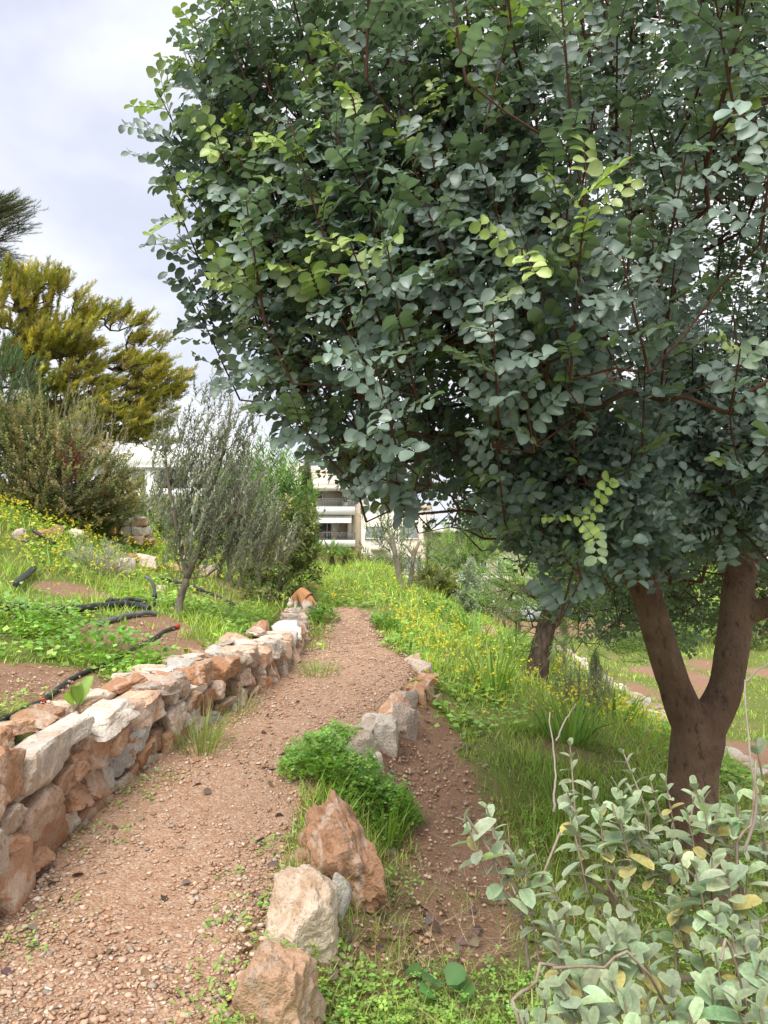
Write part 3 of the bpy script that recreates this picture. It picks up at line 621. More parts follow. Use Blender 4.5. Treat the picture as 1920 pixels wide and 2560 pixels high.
# ------------------------------------------------------------------ plants: growing tools
def grow(nodes, bases, rng, step=.12, wiggle=.02, droop=0.0, pull=None):
    """joins every shoot base to the nearest wood already there; returns points, parents"""
    P = [np.asarray(p, float) for p, _ in nodes]; par = [q for _, q in nodes]; A = np.array(P)
    d0 = np.array([np.min(np.linalg.norm(A - b, axis=1)) for b in bases]); tip = [0] * len(bases)
    buf = np.zeros((len(P) + int(sum(d0) / step * 1.5) + 40 * len(bases) + 50, 3)); buf[:len(P)] = A; n = len(P)
    for bi in np.argsort(d0):
        b = bases[bi]; dist = np.linalg.norm(buf[:n] - b, axis=1) + .35 * np.maximum(buf[:n, 2] - b[2] + .05, 0); j = int(np.argmin(dist))
        q = buf[j]; L_ = np.linalg.norm(b - q); k = max(1, min(30, int(L_ / step))); prev = j
        for i in range(1, k + 1):
            f = i / k; p = q + (b - q) * f + np.array([0, 0, 1]) * (math.sin(f * math.pi) * L_ * (-.10 + droop)) + rng.normal(0, wiggle, 3) * (i < k)
            if pull is not None: p = p + unit(pull - b) * (math.sin(f * math.pi) * L_ * .22)
            buf[n] = p; par.append(prev); prev = n; n += 1
        tip[bi] = prev
    return buf[:n].copy(), np.array(par), tip
def wood(P, par, tips, r_tip, power, g, sides=5, skip=0, col=(1, 1, 1), rmax=9):
    """tubes along a grown skeleton, thick where many shoots hang on"""
    n = len(P); cnt = np.zeros(n)
    for t_ in tips: cnt[t_] += 1
    for i in range(n - 1, -1, -1):
        if par[i] >= 0: cnt[par[i]] += cnt[i]
    r = np.minimum(r_tip * np.maximum(cnt, 1) ** power, rmax); kids = [[] for _ in range(n)]
    for i in range(n):
        if par[i] >= 0: kids[par[i]].append(i)
    done = set()
    for s in range(skip, n):
        p = par[s]
        if p < 0: continue
        if p >= skip and kids[p] and s == max(kids[p], key=lambda c: cnt[c]): continue
        ch = [p, s]; rr = [r[s], r[s]]; c = s
        while kids[c]:
            c = max(kids[c], key=lambda q: cnt[q]); ch.append(c); rr.append(r[c])
        V, F = tube(P[ch], rr, sides, False); g.add(V, F, col)
    return r
def polyline_nodes(paths):
    """hand-placed limbs: list of (points, parent path index, start fraction) -> node list"""
    nodes = []; ends = []
    for pts, pi in paths:
        n = max(3, int(np.sum(np.linalg.norm(np.diff(np.asarray(pts), axis=0), axis=1)) / .12)); Q = spline(pts, n); prev = -1
        if pi is not None:
            A = np.array([x for x, _ in nodes]); prev = int(np.argmin(np.linalg.norm(A - Q[0], axis=1))); Q = Q[1:]
        for q in Q: nodes.append((q, prev)); prev = len(nodes) - 1
    return nodes
def in_ellipsoids(rng, E, n, inner=.5):
    """points spread through ellipsoids (centre, radii, share), thicker towards the outside"""
    out_ = []
    sh = np.array([e[2] for e in E], float); sh /= sh.sum()
    for (c, r, _), k in zip(E, rng.multinomial(n, sh)):
        u = rdir(rng, k); f = inner + (1 - inner) * rng.random(k) ** .6; out_.append(np.asarray(c) + u * f[:, None] * np.asarray(r))
    return np.concatenate(out_)
def pick_largest(P, S, N_, limit, D=None):
    """which leaves show largest in the picture: front-most ones, by projected size"""
    C = P if D is None else P + D * (S * .5)[:, None]
    x, y, w = to_px(C); inb = (x > 3) & (x < 765) & (y > 3) & (y < 1021) & (w > .2)
    r = S * .33 / np.maximum(w, .1) * FPX
    cell = 4; zb = np.full((1024 // cell + 2, 768 // cell + 2), 1e9)
    for dx in (-.5, 0, .5):
        for dy in (-.5, 0, .5):
            ix = np.clip(((x + dx * r) / cell).astype(int), 0, zb.shape[1] - 1); iy = np.clip(((y + dy * r) / cell).astype(int), 0, zb.shape[0] - 1)
            np.minimum.at(zb, (iy[inb], ix[inb]), w[inb])
    ix = np.clip((x / cell).astype(int), 0, zb.shape[1] - 1); iy = np.clip((y / cell).astype(int), 0, zb.shape[0] - 1)
    vis = inb & (w < zb[iy, ix] + .03)
    facing = np.abs(np.einsum('ij,ij->i', unit(EYE - C), unit(N_)))
    score = np.where(vis, r * (.3 + facing), -1); o = np.argsort(-score)[:limit]
    return o[score[o] > 0]
def emit_leaves(parent, kind, P, D, N_, S, C, wid, mt, name, limit, rest_name, rng, far=None, far_kind=None, jit=.25, smooth=False):
    """the leaves that show largest become parts of their own, the rest one mass"""
    sel = pick_largest(P, S, N_, limit, D) if limit else np.array([], int)
    mask = np.zeros(len(P), bool); mask[sel] = True
    for i in sel:
        g = Geo(); inst(g, kind, np.zeros((1, 3)), D[i:i + 1], N_[i:i + 1], S[i:i + 1], C[i:i + 1], wid[i:i + 1], jit, rng)
        g.build(name, mt, parent, P[i], smooth)
    g = Geo(); rest = ~mask
    if far is not None:
        fr_ = rest & (np.linalg.norm(P - EYE, axis=1) > far); nr = rest & ~fr_
        inst(g, far_kind, P[fr_], D[fr_], N_[fr_], S[fr_], C[fr_], wid[fr_], jit, rng)
        rest = nr
    inst(g, kind, P[rest], D[rest], N_[rest], S[rest], C[rest], wid[rest], jit, rng)
    o = g.build(rest_name, mt, parent, (0, 0, 0), smooth); tag(o, kind='stuff'); return o
UP = np.array([0, 0, 1.0])

# ------------------------------------------------------------------ the carob tree
rng = RNG(101)
base = np.array([1.74, 4.2, 0]); base[2] = hgt(base[0], base[1]) - .08
carob = thing('carob_tree', 'big carob tree with forked brown trunk and dense dark green crown filling the upper right', 'tree', (0, 0, 0))
A_ = lambda sx, sy, d: at(sx, sy, d)
limbs = [
    ([base, A_(1733, 2050, 4.2), A_(1735, 1930, 4.2), A_(1745, 1840, 4.2)], None),
    ([A_(1745, 1850, 4.2), A_(1706, 1765, 4.18), A_(1679, 1690, 4.16), A_(1640, 1565, 4.12), A_(1614, 1450, 4.08), A_(1622, 1300, 4.1), A_(1650, 1130, 4.15), A_(1690, 960, 4.2), A_(1650, 780, 4.2), A_(1590, 560, 4.1), A_(1540, 380, 4.0), A_(1530, 120, 3.9)], 0),
    ([A_(1745, 1850, 4.2), A_(1793, 1770, 4.22), A_(1820, 1695, 4.25), A_(1838, 1562, 4.3), A_(1855, 1430, 4.35), A_(1898, 1290, 4.4), A_(1985, 1080, 4.4), A_(2030, 850, 4.4), A_(2020, 560, 4.3)], 0),
    ([A_(1622, 1440, 4.08), A_(1545, 1420, 3.95), A_(1470, 1340, 3.8), A_(1405, 1220, 3.6), A_(1330, 1090, 3.35), A_(1240, 940, 3.1), A_(1130, 800, 2.9)], 1),
    ([A_(1842, 1550, 4.3), A_(1935, 1510, 4.2), A_(2060, 1440, 4.0), A_(2200, 1300, 3.7)], 2),
    ([A_(1405, 1220, 3.6), A_(1300, 1180, 3.6), A_(1150, 1080, 3.5), A_(960, 930, 3.35), A_(800, 760, 3.2)], 3),
    ([A_(1622, 1300, 4.1), A_(1560, 1000, 4.6), A_(1400, 800, 4.9), A_(1250, 560, 4.9)], 1),
    ([A_(1862, 1420, 4.35), A_(1800, 1200, 4.9), A_(1720, 900, 5.2), A_(1700, 600, 5.2)], 2),
]
nodes = polyline_nodes(limbs); nmain = len(nodes)
E = [((1.5, 3.9, 2.9), (2.55, 2.3, 1.7), 10), ((.1, 2.75, 2.35), (.75, .6, .75), 1.6), ((-.05, 3.1, 3.2), (.85, .7, .8), 1.3), ((1.0, 5.0, 1.55), (.6, .5, .45), .4), ((1.58, 6.0, 1.15), (1.0, .5, .45), .45), ((2.6, 6.0, 1.35), (1.2, .6, .6), .8), ((.85, 3.0, 1.72), (.3, .3, .28), .2), ((2.6, 5.4, 2.3), (1.3, .8, .9), .8),
     ((1.9, 5.6, 1.9), (.9, .6, .8), .7),
     (at(1640, 1130, 3.3), (.7, .35, .42), .7), (at(1850, 1080, 3.4), (.5, .4, .5), .6), (at(1450, 1200, 3.0), (.4, .3, .3), .35), (at(1820, 550, 3.5), (.8, .6, .7), 1.0), (at(1800, 150, 3.5), (.8, .6, .6), .8)]
B = in_ellipsoids(rng, E, 1950, .5); B = B[(B[:, 1] < 4.3) | (B[:, 2] < 2.2) | (rng.random(len(B)) < .55)]
x, y, w = to_px(B); dcam = np.linalg.norm(B - EYE, axis=1)
SIL = np.array([(0, 455), (100, 425), (250, 330), (330, 330), (480, 400), (600, 420), (700, 490), (830, 500), (940, 580), (1040, 640), (1120, 720), (1180, 800), (1240, 890), (1290, 990), (1330, 1120), (1352, 1240), (1490, 1260), (1640, 1400), (1690, 1560), (2600, 1600)], float)
left_lim = np.interp(y / .4, SIL[:, 0], SIL[:, 1]) * .4
keep = (B[:, 2] > .75) & (dcam > 1.75) & (x > left_lim + np.where(y < 420, 52, 26)) & (x < 1000) & (y > -330) & (B[:, 2] < 4.6)
# keep the gap under the crown, between the two limbs and the slope, open
keep &= ~((y > 560) & (w < 4.7) & (x > 430)) & ~((y > 648) & (x > 620)) & ~((x < 540) & (y > 545 + .0 * x)) & ~((y > 600) & (x < 590))
B = B[keep]; nS = len(B)
ctr = np.array([1.6, 4.1, 2.2])
rad = unit(B - ctr); ddir = unit(rad * .6 + UP * (.6 + .55 * np.clip(B[:, 2:3] - 1.8, -1.4, 1)) + rng.normal(0, .22, (nS, 3)))
Sl = rng.uniform(.22, .5, nS) * np.where(B[:, 2] > 2.4, 1.25, 1)
start = B - ddir * Sl[:, None] * .6
HAND = [(640, 720, 495, 215, 2.55, 0), (700, 480, 545, 0, 2.7, 0), (800, 440, 725, 60, 2.8, 0), (990, 900, 868, 600, 2.1, 1), (1065, 760, 1040, 260, 2.4, 1), (1425, 950, 1470, 440, 2.0, 1), (1240, 580, 1270, -40, 2.5, 0), (1540, 400, 1545, -60, 2.3, 0), (1720, 300, 1830, -20, 2.2, 1), (1650, 420, 1850, 265, 2.3, 1), (1310, 790, 1305, 660, 2.1, 1),
        (600, 1000, 490, 770, 2.9, 0), (560, 600, 385, 420, 2.7, 0), (540, 500, 385, 250, 2.6, 1), (620, 760, 440, 600, 2.7, 0), (700, 900, 520, 740, 2.8, 0), (1570, 1330, 1440, 1300, 2.7, 1), (760, 1100, 660, 1000, 2.9, 0), (900, 1000, 760, 640, 2.3, 0), (1180, 900, 1130, 560, 2.2, 0), (1650, 1000, 1690, 620, 2.3, 0), (560, 330, 470, 130, 2.7, 0), (520, 700, 440, 520, 2.6, 0), (580, 420, 520, 180, 2.6, 0), (640, 300, 590, 20, 2.7, 1), (560, 860, 470, 700, 2.8, 0), (620, 620, 540, 330, 2.5, 0), (500, 430, 400, 330, 2.7, 0), (690, 1010, 600, 900, 2.8, 0), (900, 420, 860, 120, 2.6, 1), (1150, 420, 1130, 100, 2.6, 0), (1000, 1150, 930, 900, 2.1, 0), (1250, 1100, 1230, 820, 2.05, 0)]
h0 = np.array([at(a, b_, d_ + .28) for a, b_, c_, e2, d_, y_ in HAND]); h1 = np.array([at(c_, e2, d_ - .05) for a, b_, c_, e2, d_, y_ in HAND]); hl = np.linalg.norm(h1 - h0, axis=1)
start = np.r_[start, h0]; ddir = np.r_[ddir, unit(h1 - h0)]; Sl = np.r_[Sl, hl]; B = np.r_[B, (h0 + h1) / 2]; n_rand = nS; nS = len(B)
P_, par, tips = grow(nodes, start, rng, .11, .012, .12, np.array([1.6, 4.6, 2.6]))
gw = Geo()
rr = wood(P_, par, tips, .0030, .36, gw, 5, nmain, rmax=.015)
# main limbs: tubes fused into one skin
gl = Geo()
RAD = [[.15, .131, .13, .14], [.108, .094, .082, .08, .086, .078, .068, .062, .055, .045, .035, .02], [.11, .10, .09, .09, .086, .078, .07, .055, .04], [.075, .062, .055, .046, .038, .03, .02], [.06, .055, .045, .032], [.05, .04, .033, .026, .018], [.055, .045, .035, .025], [.055, .045, .035, .025]]
for (pts, _), rads in zip(limbs, RAD):
    n = max(6, 5 * len(pts)); Q = spline(pts, n); R_ = np.interp(np.linspace(0, 1, n), np.linspace(0, 1, len(rads)), rads)
    V, F = tube(Q, R_, 14, True); gl.add(V, F)
tmp = gl.build('trunk', M['carob_bark'])
rm = tmp.modifiers.new('r', 'REMESH'); rm.mode = 'VOXEL'; rm.voxel_size = .017
sm_ = tmp.modifiers.new('s', 'SMOOTH'); sm_.iterations = 9; sm_.factor = .5
dg = bpy.context.evaluated_depsgraph_get(); me2 = bpy.data.meshes.new_from_object(tmp.evaluated_get(dg))
bpy.data.objects.remove(tmp)
nv = len(me2.vertices); co = np.empty(nv * 3, np.float32); me2.vertices.foreach_get('co', co); co = co.reshape(-1, 3).astype(float)
nrm = np.empty(nv * 3, np.float32); me2.vertices.foreach_get('normal', nrm); nrm = nrm.reshape(-1, 3)
co += nrm * (fbm(co * np.array([5, 5, 3]), 3, 9) * .007 + fbm(co * np.array([22, 22, 10]), 2, 19) * .0022)[:, None]
co += nrm * (.03 * sstep(.25, 0, co[:, 2] - base[2]) * (1 + .8 * np.sin(np.arctan2(co[:, 1] - base[1], co[:, 0] - base[0]) * 5)))[:, None]
# rough cracked band below the fork, ring scar
zc = at(1750, 1850, 4.2)[2]; band = sstep(.16, .05, np.abs(co[:, 2] - zc + .07)) * sstep(-.2, .12, co[:, 0] - 1.74 + .3 * (co[:, 1] - 4.2) * -1)
co += nrm * (-.011 * band * sstep(.0, .25, -np.abs(vnoise(co * np.array([26, 26, 15]), 5)) + .25) + .004 * band)[:, None]
me2.vertices.foreach_set('co', co.astype(np.float32).ravel()); me2.update()
me2.polygons.foreach_set('use_smooth', np.ones(len(me2.polygons), bool))
me2.materials.clear(); me2.materials.append(M['carob_bark'])
tr = bpy.data.objects.new('trunk', me2); COL.objects.link(tr); tr.parent = carob
kn = Geo(); kp = at(1632, 1449, 3.93); V, F = rock_verts(RNG(4), (.07, .05, .08), 2, 4, .12, 1.0); kn.add(V, F); kn.build('knot', M['carob_bark'], carob, kp, True)

# compound leaves along every shoot
LP_, LD, LN, LS, LC, LW = [], [], [], [], [], []; gst = Geo()
old = np.array([.172, .232, .192]); young = np.array([.31, .40, .12])
xs_, ys_, ws_ = to_px(B); front = sstep(4.6, 2.0, ws_)
for i in range(nS):
    d_ = ddir[i]; L_ = Sl[i]; near = ws_[i] < 2.9
    side = unit(np.cross(d_, UP + rng.normal(0, .1, 3))); bend = (UP - d_ * np.dot(UP, d_)) * rng.uniform(-.05, .18)
    k = 7; f = np.linspace(0, 1, k)[:, None]; S_ = start[i] + d_ * L_ * f + bend * L_ * f ** 2
    V, F = tube(S_, np.linspace(.0045, .0020, k), 4, False); gst.add(V, F)
    hand = i >= n_rand; nl = int(L_ / (.043 if not hand else .038)); isy = (HAND[i - n_rand][5] == 1 or i % 4 == 0) if hand else rng.random() < (.14 if B[i, 2] > 2.0 else .04); ys0 = rng.uniform(.4, .6) if hand else rng.uniform(.5, .8)
    shade = math.exp(rng.normal(0, .16))
    for j in range(nl):
        f_ = (j + .6) / nl; p = start[i] + d_ * L_ * f_ + bend * L_ * f_ ** 2; a = j * 2.4 + i
        o1 = side; o2 = np.cross(d_, side); rd = unit(o1 * math.cos(a) + o2 * math.sin(a))
        ld = unit(rd * 1.0 + d_ * rng.uniform(.25, .8) + UP * .1 + rng.normal(0, .15, 3)); ll = (rng.uniform(.14, .19) if hand else rng.uniform(.10, .165)) * (1 - .35 * max(0, f_ - .75) / .25)
        nb_ = UP * .75 + d_ * .35 + unit(p - ctr) * .55; ln_ = unit(nb_ - ld * np.dot(nb_, ld) + rng.normal(0, .25, 3)); sd = unit(np.cross(ld, ln_))
        npair = 5 if ll > .13 else 4; sz = rng.uniform(.036, .053) * (1 if f_ < .8 else .8)
        yy_ = isy and f_ > ys0
        if near:
            V, F = tube(np.array([p, p + ld * ll * .5 + ln_ * ll * .03, p + ld * ll]), [.0013, .0011, .0008], 3, False); gst.add(V, F, (.45, .35, .12))
        mixy = min(1, max(0, (f_ - ys0) / .25 + rng.normal(0, .1))) if yy_ else 0
        c0 = (old * (1 - mixy) + young * mixy) * shade * math.exp(rng.normal(0, .12))
        for q in range(npair):
            t_ = (q + .7) / npair * .98; pp = p + ld * ll * t_ + ln_ * .03 * ll
            for sg in (-1, 1):
                dd = unit(sd * sg + ld * rng.uniform(.15, .55) + rng.normal(0, .12, 3) - UP * rng.uniform(-.05, .2))
                nn = unit(ln_ + sd * sg * rng.uniform(-.45, .3) + rng.normal(0, .17, 3))
                LP_.append(pp); LD.append(dd); LN.append(nn); LS.append(sz * rng.uniform(.8, 1.12)); LC.append(c0 * rng.uniform(.82, 1.2)); LW.append(rng.uniform(.78, 1.02))
LP_, LD, LN, LS, LC, LW = map(np.array, (LP_, LD, LN, LS, LC, LW))
px_, py_, pw_ = to_px(LP_)
ok = (pw_ > .9) & ~((px_ < np.interp(py_ / .4, SIL[:, 0], SIL[:, 1] - np.where(SIL[:, 0] < 1000, 70, 12)) * .4)) & (px_ < 900) & (py_ > -140)
LP_, LD, LN, LS, LC, LW = [a[ok] for a in (LP_, LD, LN, LS, LC, LW)]
print('carob leaflets', len(LP_), 'shoots', nS)
emit_leaves(carob, 'oval', LP_, LD, LN, LS, LC, LW, M['carob_leaf'], 'leaf', 300, 'crown', rng, 3.25, 'oval_s', .5)
gw.build('branches', M['twig'], carob, (0, 0, 0), True); gst.build('shoots', M['twig'], carob, (0, 0, 0), True)
# ------------------------------------------------------------------ other trees and shrubs
def plant(name, label, cat, limbs, E, n, mt, wmt, kind='lance', shoot=(.2, .4), per=14, size=.05, wid=1.0, cols=((.1, .13, .07),), lift=.6, spread=.6, angle=.7, seed=0, r_tip=.002, power=.45,
          trunk_r=None, inner=.35, group=None, center=None, droop=0.0, lean=(0, 0, 0), limit=0, leaf_name='leaf', dv=.22, keep=None, rest='crown', nrm_up=.7, bend=0.0, cb=1.0, sides=5, step=.12, wood_name='trunk'):
    """tapered limbs, a grown framework of twigs and leafy shoots spread through the crown"""
    rng = RNG(seed); nodes = polyline_nodes(limbs); E = [(np.asarray(c, float), np.asarray(r, float), s) for c, r, s in E]
    B = in_ellipsoids(rng, E, n, inner)
    if keep is not None: B = B[keep(B)]
    n = len(B); ctr = np.asarray(center if center is not None else np.mean([e[0] for e in E], 0) - np.array([0, 0, .3 * E[0][1][2]]), float)
    dd = unit(unit(B - ctr) * spread + UP * lift + np.asarray(lean) + rng.normal(0, .25, (n, 3))); Ls = rng.uniform(*shoot, n); start = B - dd * Ls[:, None] * .5
    o = thing(name, label, cat, limbs[0][0][0], group); org = np.asarray(limbs[0][0][0], float)
    P_, par, tips = grow(nodes, start, rng, step, .012); g = Geo(); nm = len(nodes)
    wood(P_, par, tips, r_tip, power, g, sides, nm, rmax=(trunk_r or .1) * .7)
    if trunk_r:
        for pts, pi in limbs:
            Q = spline(pts, max(5, 4 * len(pts))); k = len(Q); r0 = trunk_r if pi is None else trunk_r * .62
            fl = np.linspace(1, .55 if pi is None else .3, k); fl[0] *= 1.25 if pi is None else 1; V, F = tube(Q, r0 * fl, 9, True)
            V = V + (fbm(V * 9, 2, seed)[:, None] * rng.normal(0, .3, (len(V), 3)) * r0 * .25); g.add(V, F)
    m_ = per; f = (np.arange(m_) + rng.random((n, m_))) / m_; az = np.arange(m_)[None] * 2.4 + rng.random((n, 1)) * 6.28 + rng.normal(0, .3, (n, m_))
    s1 = unit(np.cross(dd, UP + rng.normal(0, .05, (n, 3)))); s2 = np.cross(dd, s1); bv = UP * bend
    p = start[:, None] + dd[:, None] * (Ls[:, None] * f)[..., None] + bv * (Ls[:, None] * f ** 2)[..., None]
    rd = s1[:, None] * np.cos(az)[..., None] + s2[:, None] * np.sin(az)[..., None]
    ld = unit(rd * math.sin(angle) + dd[:, None] * math.cos(angle) + rng.normal(0, .18, (n, m_, 3)) - UP * droop)
    nn = unit(UP * nrm_up + dd[:, None] * .5 + rd * -.2 + rng.normal(0, .35, (n, m_, 3)))
    S = size * rng.uniform(.7, 1.2, (n, m_)) * (1 - .35 * f); cols = np.asarray(cols, float) * cb; ci = rng.integers(0, len(cols), n)
    C = cols[ci][:, None] * np.exp(rng.normal(0, dv, (n, 1, 1))) * np.exp(rng.normal(0, dv * .6, (n, m_, 1))) * (1 + rng.normal(0, .05, (n, m_, 3)))
    g2 = g
    if Ls.max() * n < 4000:
        T0 = start; k = 3
        for i in range(n):
            ff = np.linspace(0, 1, k)[:, None]; V, F = tube(start[i] + dd[i] * Ls[i] * ff + bv * Ls[i] * ff ** 2, np.linspace(r_tip, r_tip * .4, k), 3, False); g2.add(V, F)
    g.V = [v - org for v in g.V]; g2.build(wood_name, wmt, o, (0, 0, 0), True)
    r2 = lambda a: a.reshape(-1, a.shape[-1])
    emit_leaves(o, kind, r2(p), r2(ld), r2(nn), S.ravel(), np.clip(r2(C), .004, .9), np.full(S.size, wid), mt, leaf_name, limit, rest, rng) if limit else None
    if not limit:
        gg = Geo(); inst(gg, kind, r2(p) - org, r2(ld), r2(nn), S.ravel(), np.clip(r2(C), .004, .9), np.full(S.size, wid), .25, rng); tag(gg.build(rest, mt, o), kind='stuff')
    return o
def g0(sx, sy): return hit(sx, sy)

# leaning olive on the left terrace
b = at(445, 1548, 7.6); b[2] = hgt(b[0], b[1]) - .03; k = 7.6
plant('olive_tree', 'young olive tree with thin grey-green leaves leaning over the left terrace', 'tree',
      [([b, at(450, 1500, k), at(468, 1445, k)], None), ([at(468, 1445, k), at(455, 1380, k), at(440, 1310, k - .1), at(420, 1200, k - .1), at(410, 1100, k - .1)], 0), ([at(468, 1445, k), at(500, 1360, k), at(520, 1260, k + .1), at(560, 1120, k + .1), at(580, 1000, k)], 0), ([at(500, 1360, k), at(570, 1300, k - .1), at(660, 1180, k)], 1)],
      [(at(440, 1190, k), (.32, .4, .75), 1.2), (at(550, 1150, k + .1), (.45, .45, .9), 3), (at(590, 1290, k), (.48, .45, .55), 2), (at(540, 1350, k), (.45, .4, .35), 1.2), (at(680, 1360, k), (.3, .3, .15), .4)], 620, M['olive_leaf'], M['olive_bark'], kind='lance', shoot=(.2, .5), per=27, size=.066, wid=1.25,
      cols=((0.178, 0.202, 0.147), (0.232, 0.256, 0.194), (0.132, 0.155, 0.109), (0.295, 0.310, 0.248)), lift=.8, spread=.35, angle=.6, seed=201, r_tip=.0018, power=.38, trunk_r=.05, inner=.2, lean=(.25, 0, 0), center=b)

# oleander and laurel behind the olive
b = at(600, 1475, 11.2); b[2] = hgt(b[0], b[1]); k = 11.2
plant('oleander_bush', 'tall oleander bush with long narrow leaves behind the olive', 'bush', [([b, at(605, 1400, k), at(630, 1300, k)], None), ([b + [.12, 0, 0], at(640, 1400, k), at(680, 1280, k)], 0), ([b - [.1, 0, 0], at(570, 1400, k), at(580, 1300, k)], 0)],
      [(at(650, 1260, k), (.85, .6, .95), 2), (at(700, 1260, k), (.45, .5, .75), 1.2)], 300, M['leaf'], M['olive_bark'], kind='lance', shoot=(.25, .5), per=20, size=.15, wid=.85, cols=((0.18, 0.30, 0.09), (0.26, 0.38, 0.13), (0.14, 0.24, 0.08)), lift=.7, spread=.5, angle=.75, seed=203, trunk_r=.045, droop=.1, dv=.2)
b = at(700, 1490, 10.3); b[2] = hgt(b[0], b[1]); k = 10.3
plant('laurel_bush', 'rounded laurel bush with olive green leaves behind the cat', 'bush', [([b, at(700, 1440, k), at(700, 1380, k)], None)],
      [(at(700, 1410, k), (.62, .5, .68), 2), (at(735, 1330, k), (.35, .4, .5), 1)], 420, M['leaf'], M['olive_bark'], kind='oval_s', shoot=(.15, .32), per=16, size=.085, wid=.6, cols=((0.155, 0.194, 0.062), (0.232, 0.264, 0.085), (0.109, 0.155, 0.046), (0.310, 0.310, 0.124)), lift=.35, spread=.8, angle=.9, seed=205, trunk_r=.03, droop=.3, dv=.25)

# big mixed shrub at the left edge
b = at(90, 1320, 11.3); b[2] = hgt(b[0], b[1]); k = 11.3
plant('grey_shrub', 'broad brownish grey-green shrub with tiny leaves at the left edge', 'shrub', [([b, at(90, 1250, k), at(80, 1150, k)], None), ([b + [.2, 0, 0], at(190, 1240, k), at(220, 1150, k)], 0)],
      [(at(40, 1180, k), (1.1, .8, .95), 2.2), (at(170, 1210, k - .2), (1.0, .7, .75), 2), (at(20, 1090, k), (.7, .7, .7), 1), (at(250, 1260, k), (.5, .5, .42), .8)], 1500, M['leaf'], M['olive_bark'], kind='small', shoot=(.2, .42), per=28, size=.06, wid=1.1,
      cols=((0.248, 0.232, 0.116), (0.186, 0.202, 0.093), (0.310, 0.264, 0.139), (0.155, 0.186, 0.078), (0.341, 0.264, 0.155)), lift=.5, spread=.7, angle=.8, seed=207, trunk_r=.04, dv=.28)
b = at(175, 1290, 11.0); b[2] = hgt(b[0], b[1]); k = 10.9
plant('red_leaf_shrub', 'small shrub with dull red leaf tips in front of the grey shrub', 'shrub', [([b, at(180, 1230, k), at(180, 1180, k)], None)], [(at(178, 1165, k), (.2, .2, .3), 1)], 60, M['leaf'], M['olive_bark'], kind='small', shoot=(.15, .3), per=14, size=.05, cols=((0.341, 0.078, 0.062), (0.248, 0.124, 0.078)), seed=208, trunk_r=.015)
b = at(265, 1290, 12.5); b[2] = hgt(b[0], b[1]); k = 12.5
plant('tamarisk', 'wispy feathery tamarisk rising above the grey shrub in front of the villa', 'shrub', [([b, at(260, 1180, k), at(270, 1080, k)], None), ([b, at(200, 1160, k), at(180, 1060, k)], 0)],
      [(at(215, 1120, k), (.7, .6, .7), 2), (at(120, 1060, k), (.9, .5, .65), 1.6), (at(330, 1200, k), (.4, .4, .5), .3)], 170, M['needle'], M['dry_stem'], kind='needle', shoot=(.45, .9), per=40, size=.085, wid=2.6, cols=((0.264, 0.295, 0.186), (0.217, 0.248, 0.139), (0.326, 0.310, 0.232)), lift=.9, spread=.35, angle=.55, seed=209, trunk_r=.03, r_tip=.003, droop=-.1)
b = at(345, 1330, 16); b[2] = hgt(b[0], b[1]); k = 16
plant('yellowish_bush', 'small yellowish green bush in front of the white villa', 'bush', [([b, at(345, 1290, k), at(345, 1260, k)], None)], [(at(345, 1270, k), (.75, .6, .75), 1), (at(300, 1250, k), (.5, .5, .5), .6)], 260, M['leaf'], M['olive_bark'], kind='small', shoot=(.2, .4), per=18, size=.075, cols=((0.264, 0.279, 0.109), (0.341, 0.326, 0.155)), seed=211, trunk_r=.03)
b = at(395, 1375, 14); b[2] = hgt(b[0], b[1]); k = 14
plant('dark_bush', 'low dark green bush uphill behind the leaning olive', 'bush', [([b, at(395, 1350, k), at(395, 1330, k)], None)], [(at(395, 1330, k), (.75, .5, .45), 1), (at(450, 1310, k), (.5, .5, .5), .6)], 220, M['leaf'], M['olive_bark'], kind='small', shoot=(.15, .3), per=18, size=.06, cols=((0.124, 0.186, 0.078), (0.155, 0.217, 0.109)), seed=213, trunk_r=.03)
for i, (sx, sy, k, s, lb) in enumerate([(245, 1385, 9.3, .42, 'silvery grey lavender mound among the yellow flowers on the left bank'), (305, 1300, 13, .5, 'pale grey lavender behind the broken stone wall')]):
    b = at(sx, sy, k); b[2] = hgt(b[0], b[1])
    plant('lavender', lb, 'shrub', [([b, b + [0, 0, .08], b + [.02, 0, .16]], None)], [(b + [0, 0, .14], (s, s * .7, .22), 1)], 150, M['leaf'], M['dry_stem'], kind='lance', shoot=(.12, .25), per=16, size=.06, wid=.8, cols=((0.419, 0.434, 0.388), (0.341, 0.372, 0.310), (0.496, 0.480, 0.465)), lift=.6, seed=215 + i, trunk_r=.012)

# conifers at the left
def conifer(name, label, base_, top, E, n, cols, seed, lean, size, shoot=(.5, 1.1), per=26, kind='spray', trunk_r=.2, lift=.35, spread=.6, wid=1.0, **kw):
    return plant(name, label, 'tree', [([base_, (np.asarray(base_) * .5 + np.asarray(top) * .5), top], None)], E, n, M['needle'], M['pine_bark'], kind=kind, shoot=shoot, per=per, size=size, wid=wid, cols=cols, lift=lift, spread=spread, angle=.55, seed=seed, r_tip=.008, power=.42, trunk_r=trunk_r, lean=lean, step=.4, cb=1.4, **kw)
k = 22; b = at(120, 1330, k); b[2] = hgt(b[0], b[1])
rc = RNG(2211); big = [(at(60, 860, k), (2.3, 1.8, 2.1), 3), (at(200, 930, k), (2.2, 1.7, 2.0), 3), (at(310, 1000, k), (1.7, 1.4, 1.6), 2.2), (at(250, 1040, k), (2.0, 1.4, 1.1), 1.2), (at(10, 770, k), (1.4, 1.4, 1.2), 1)]
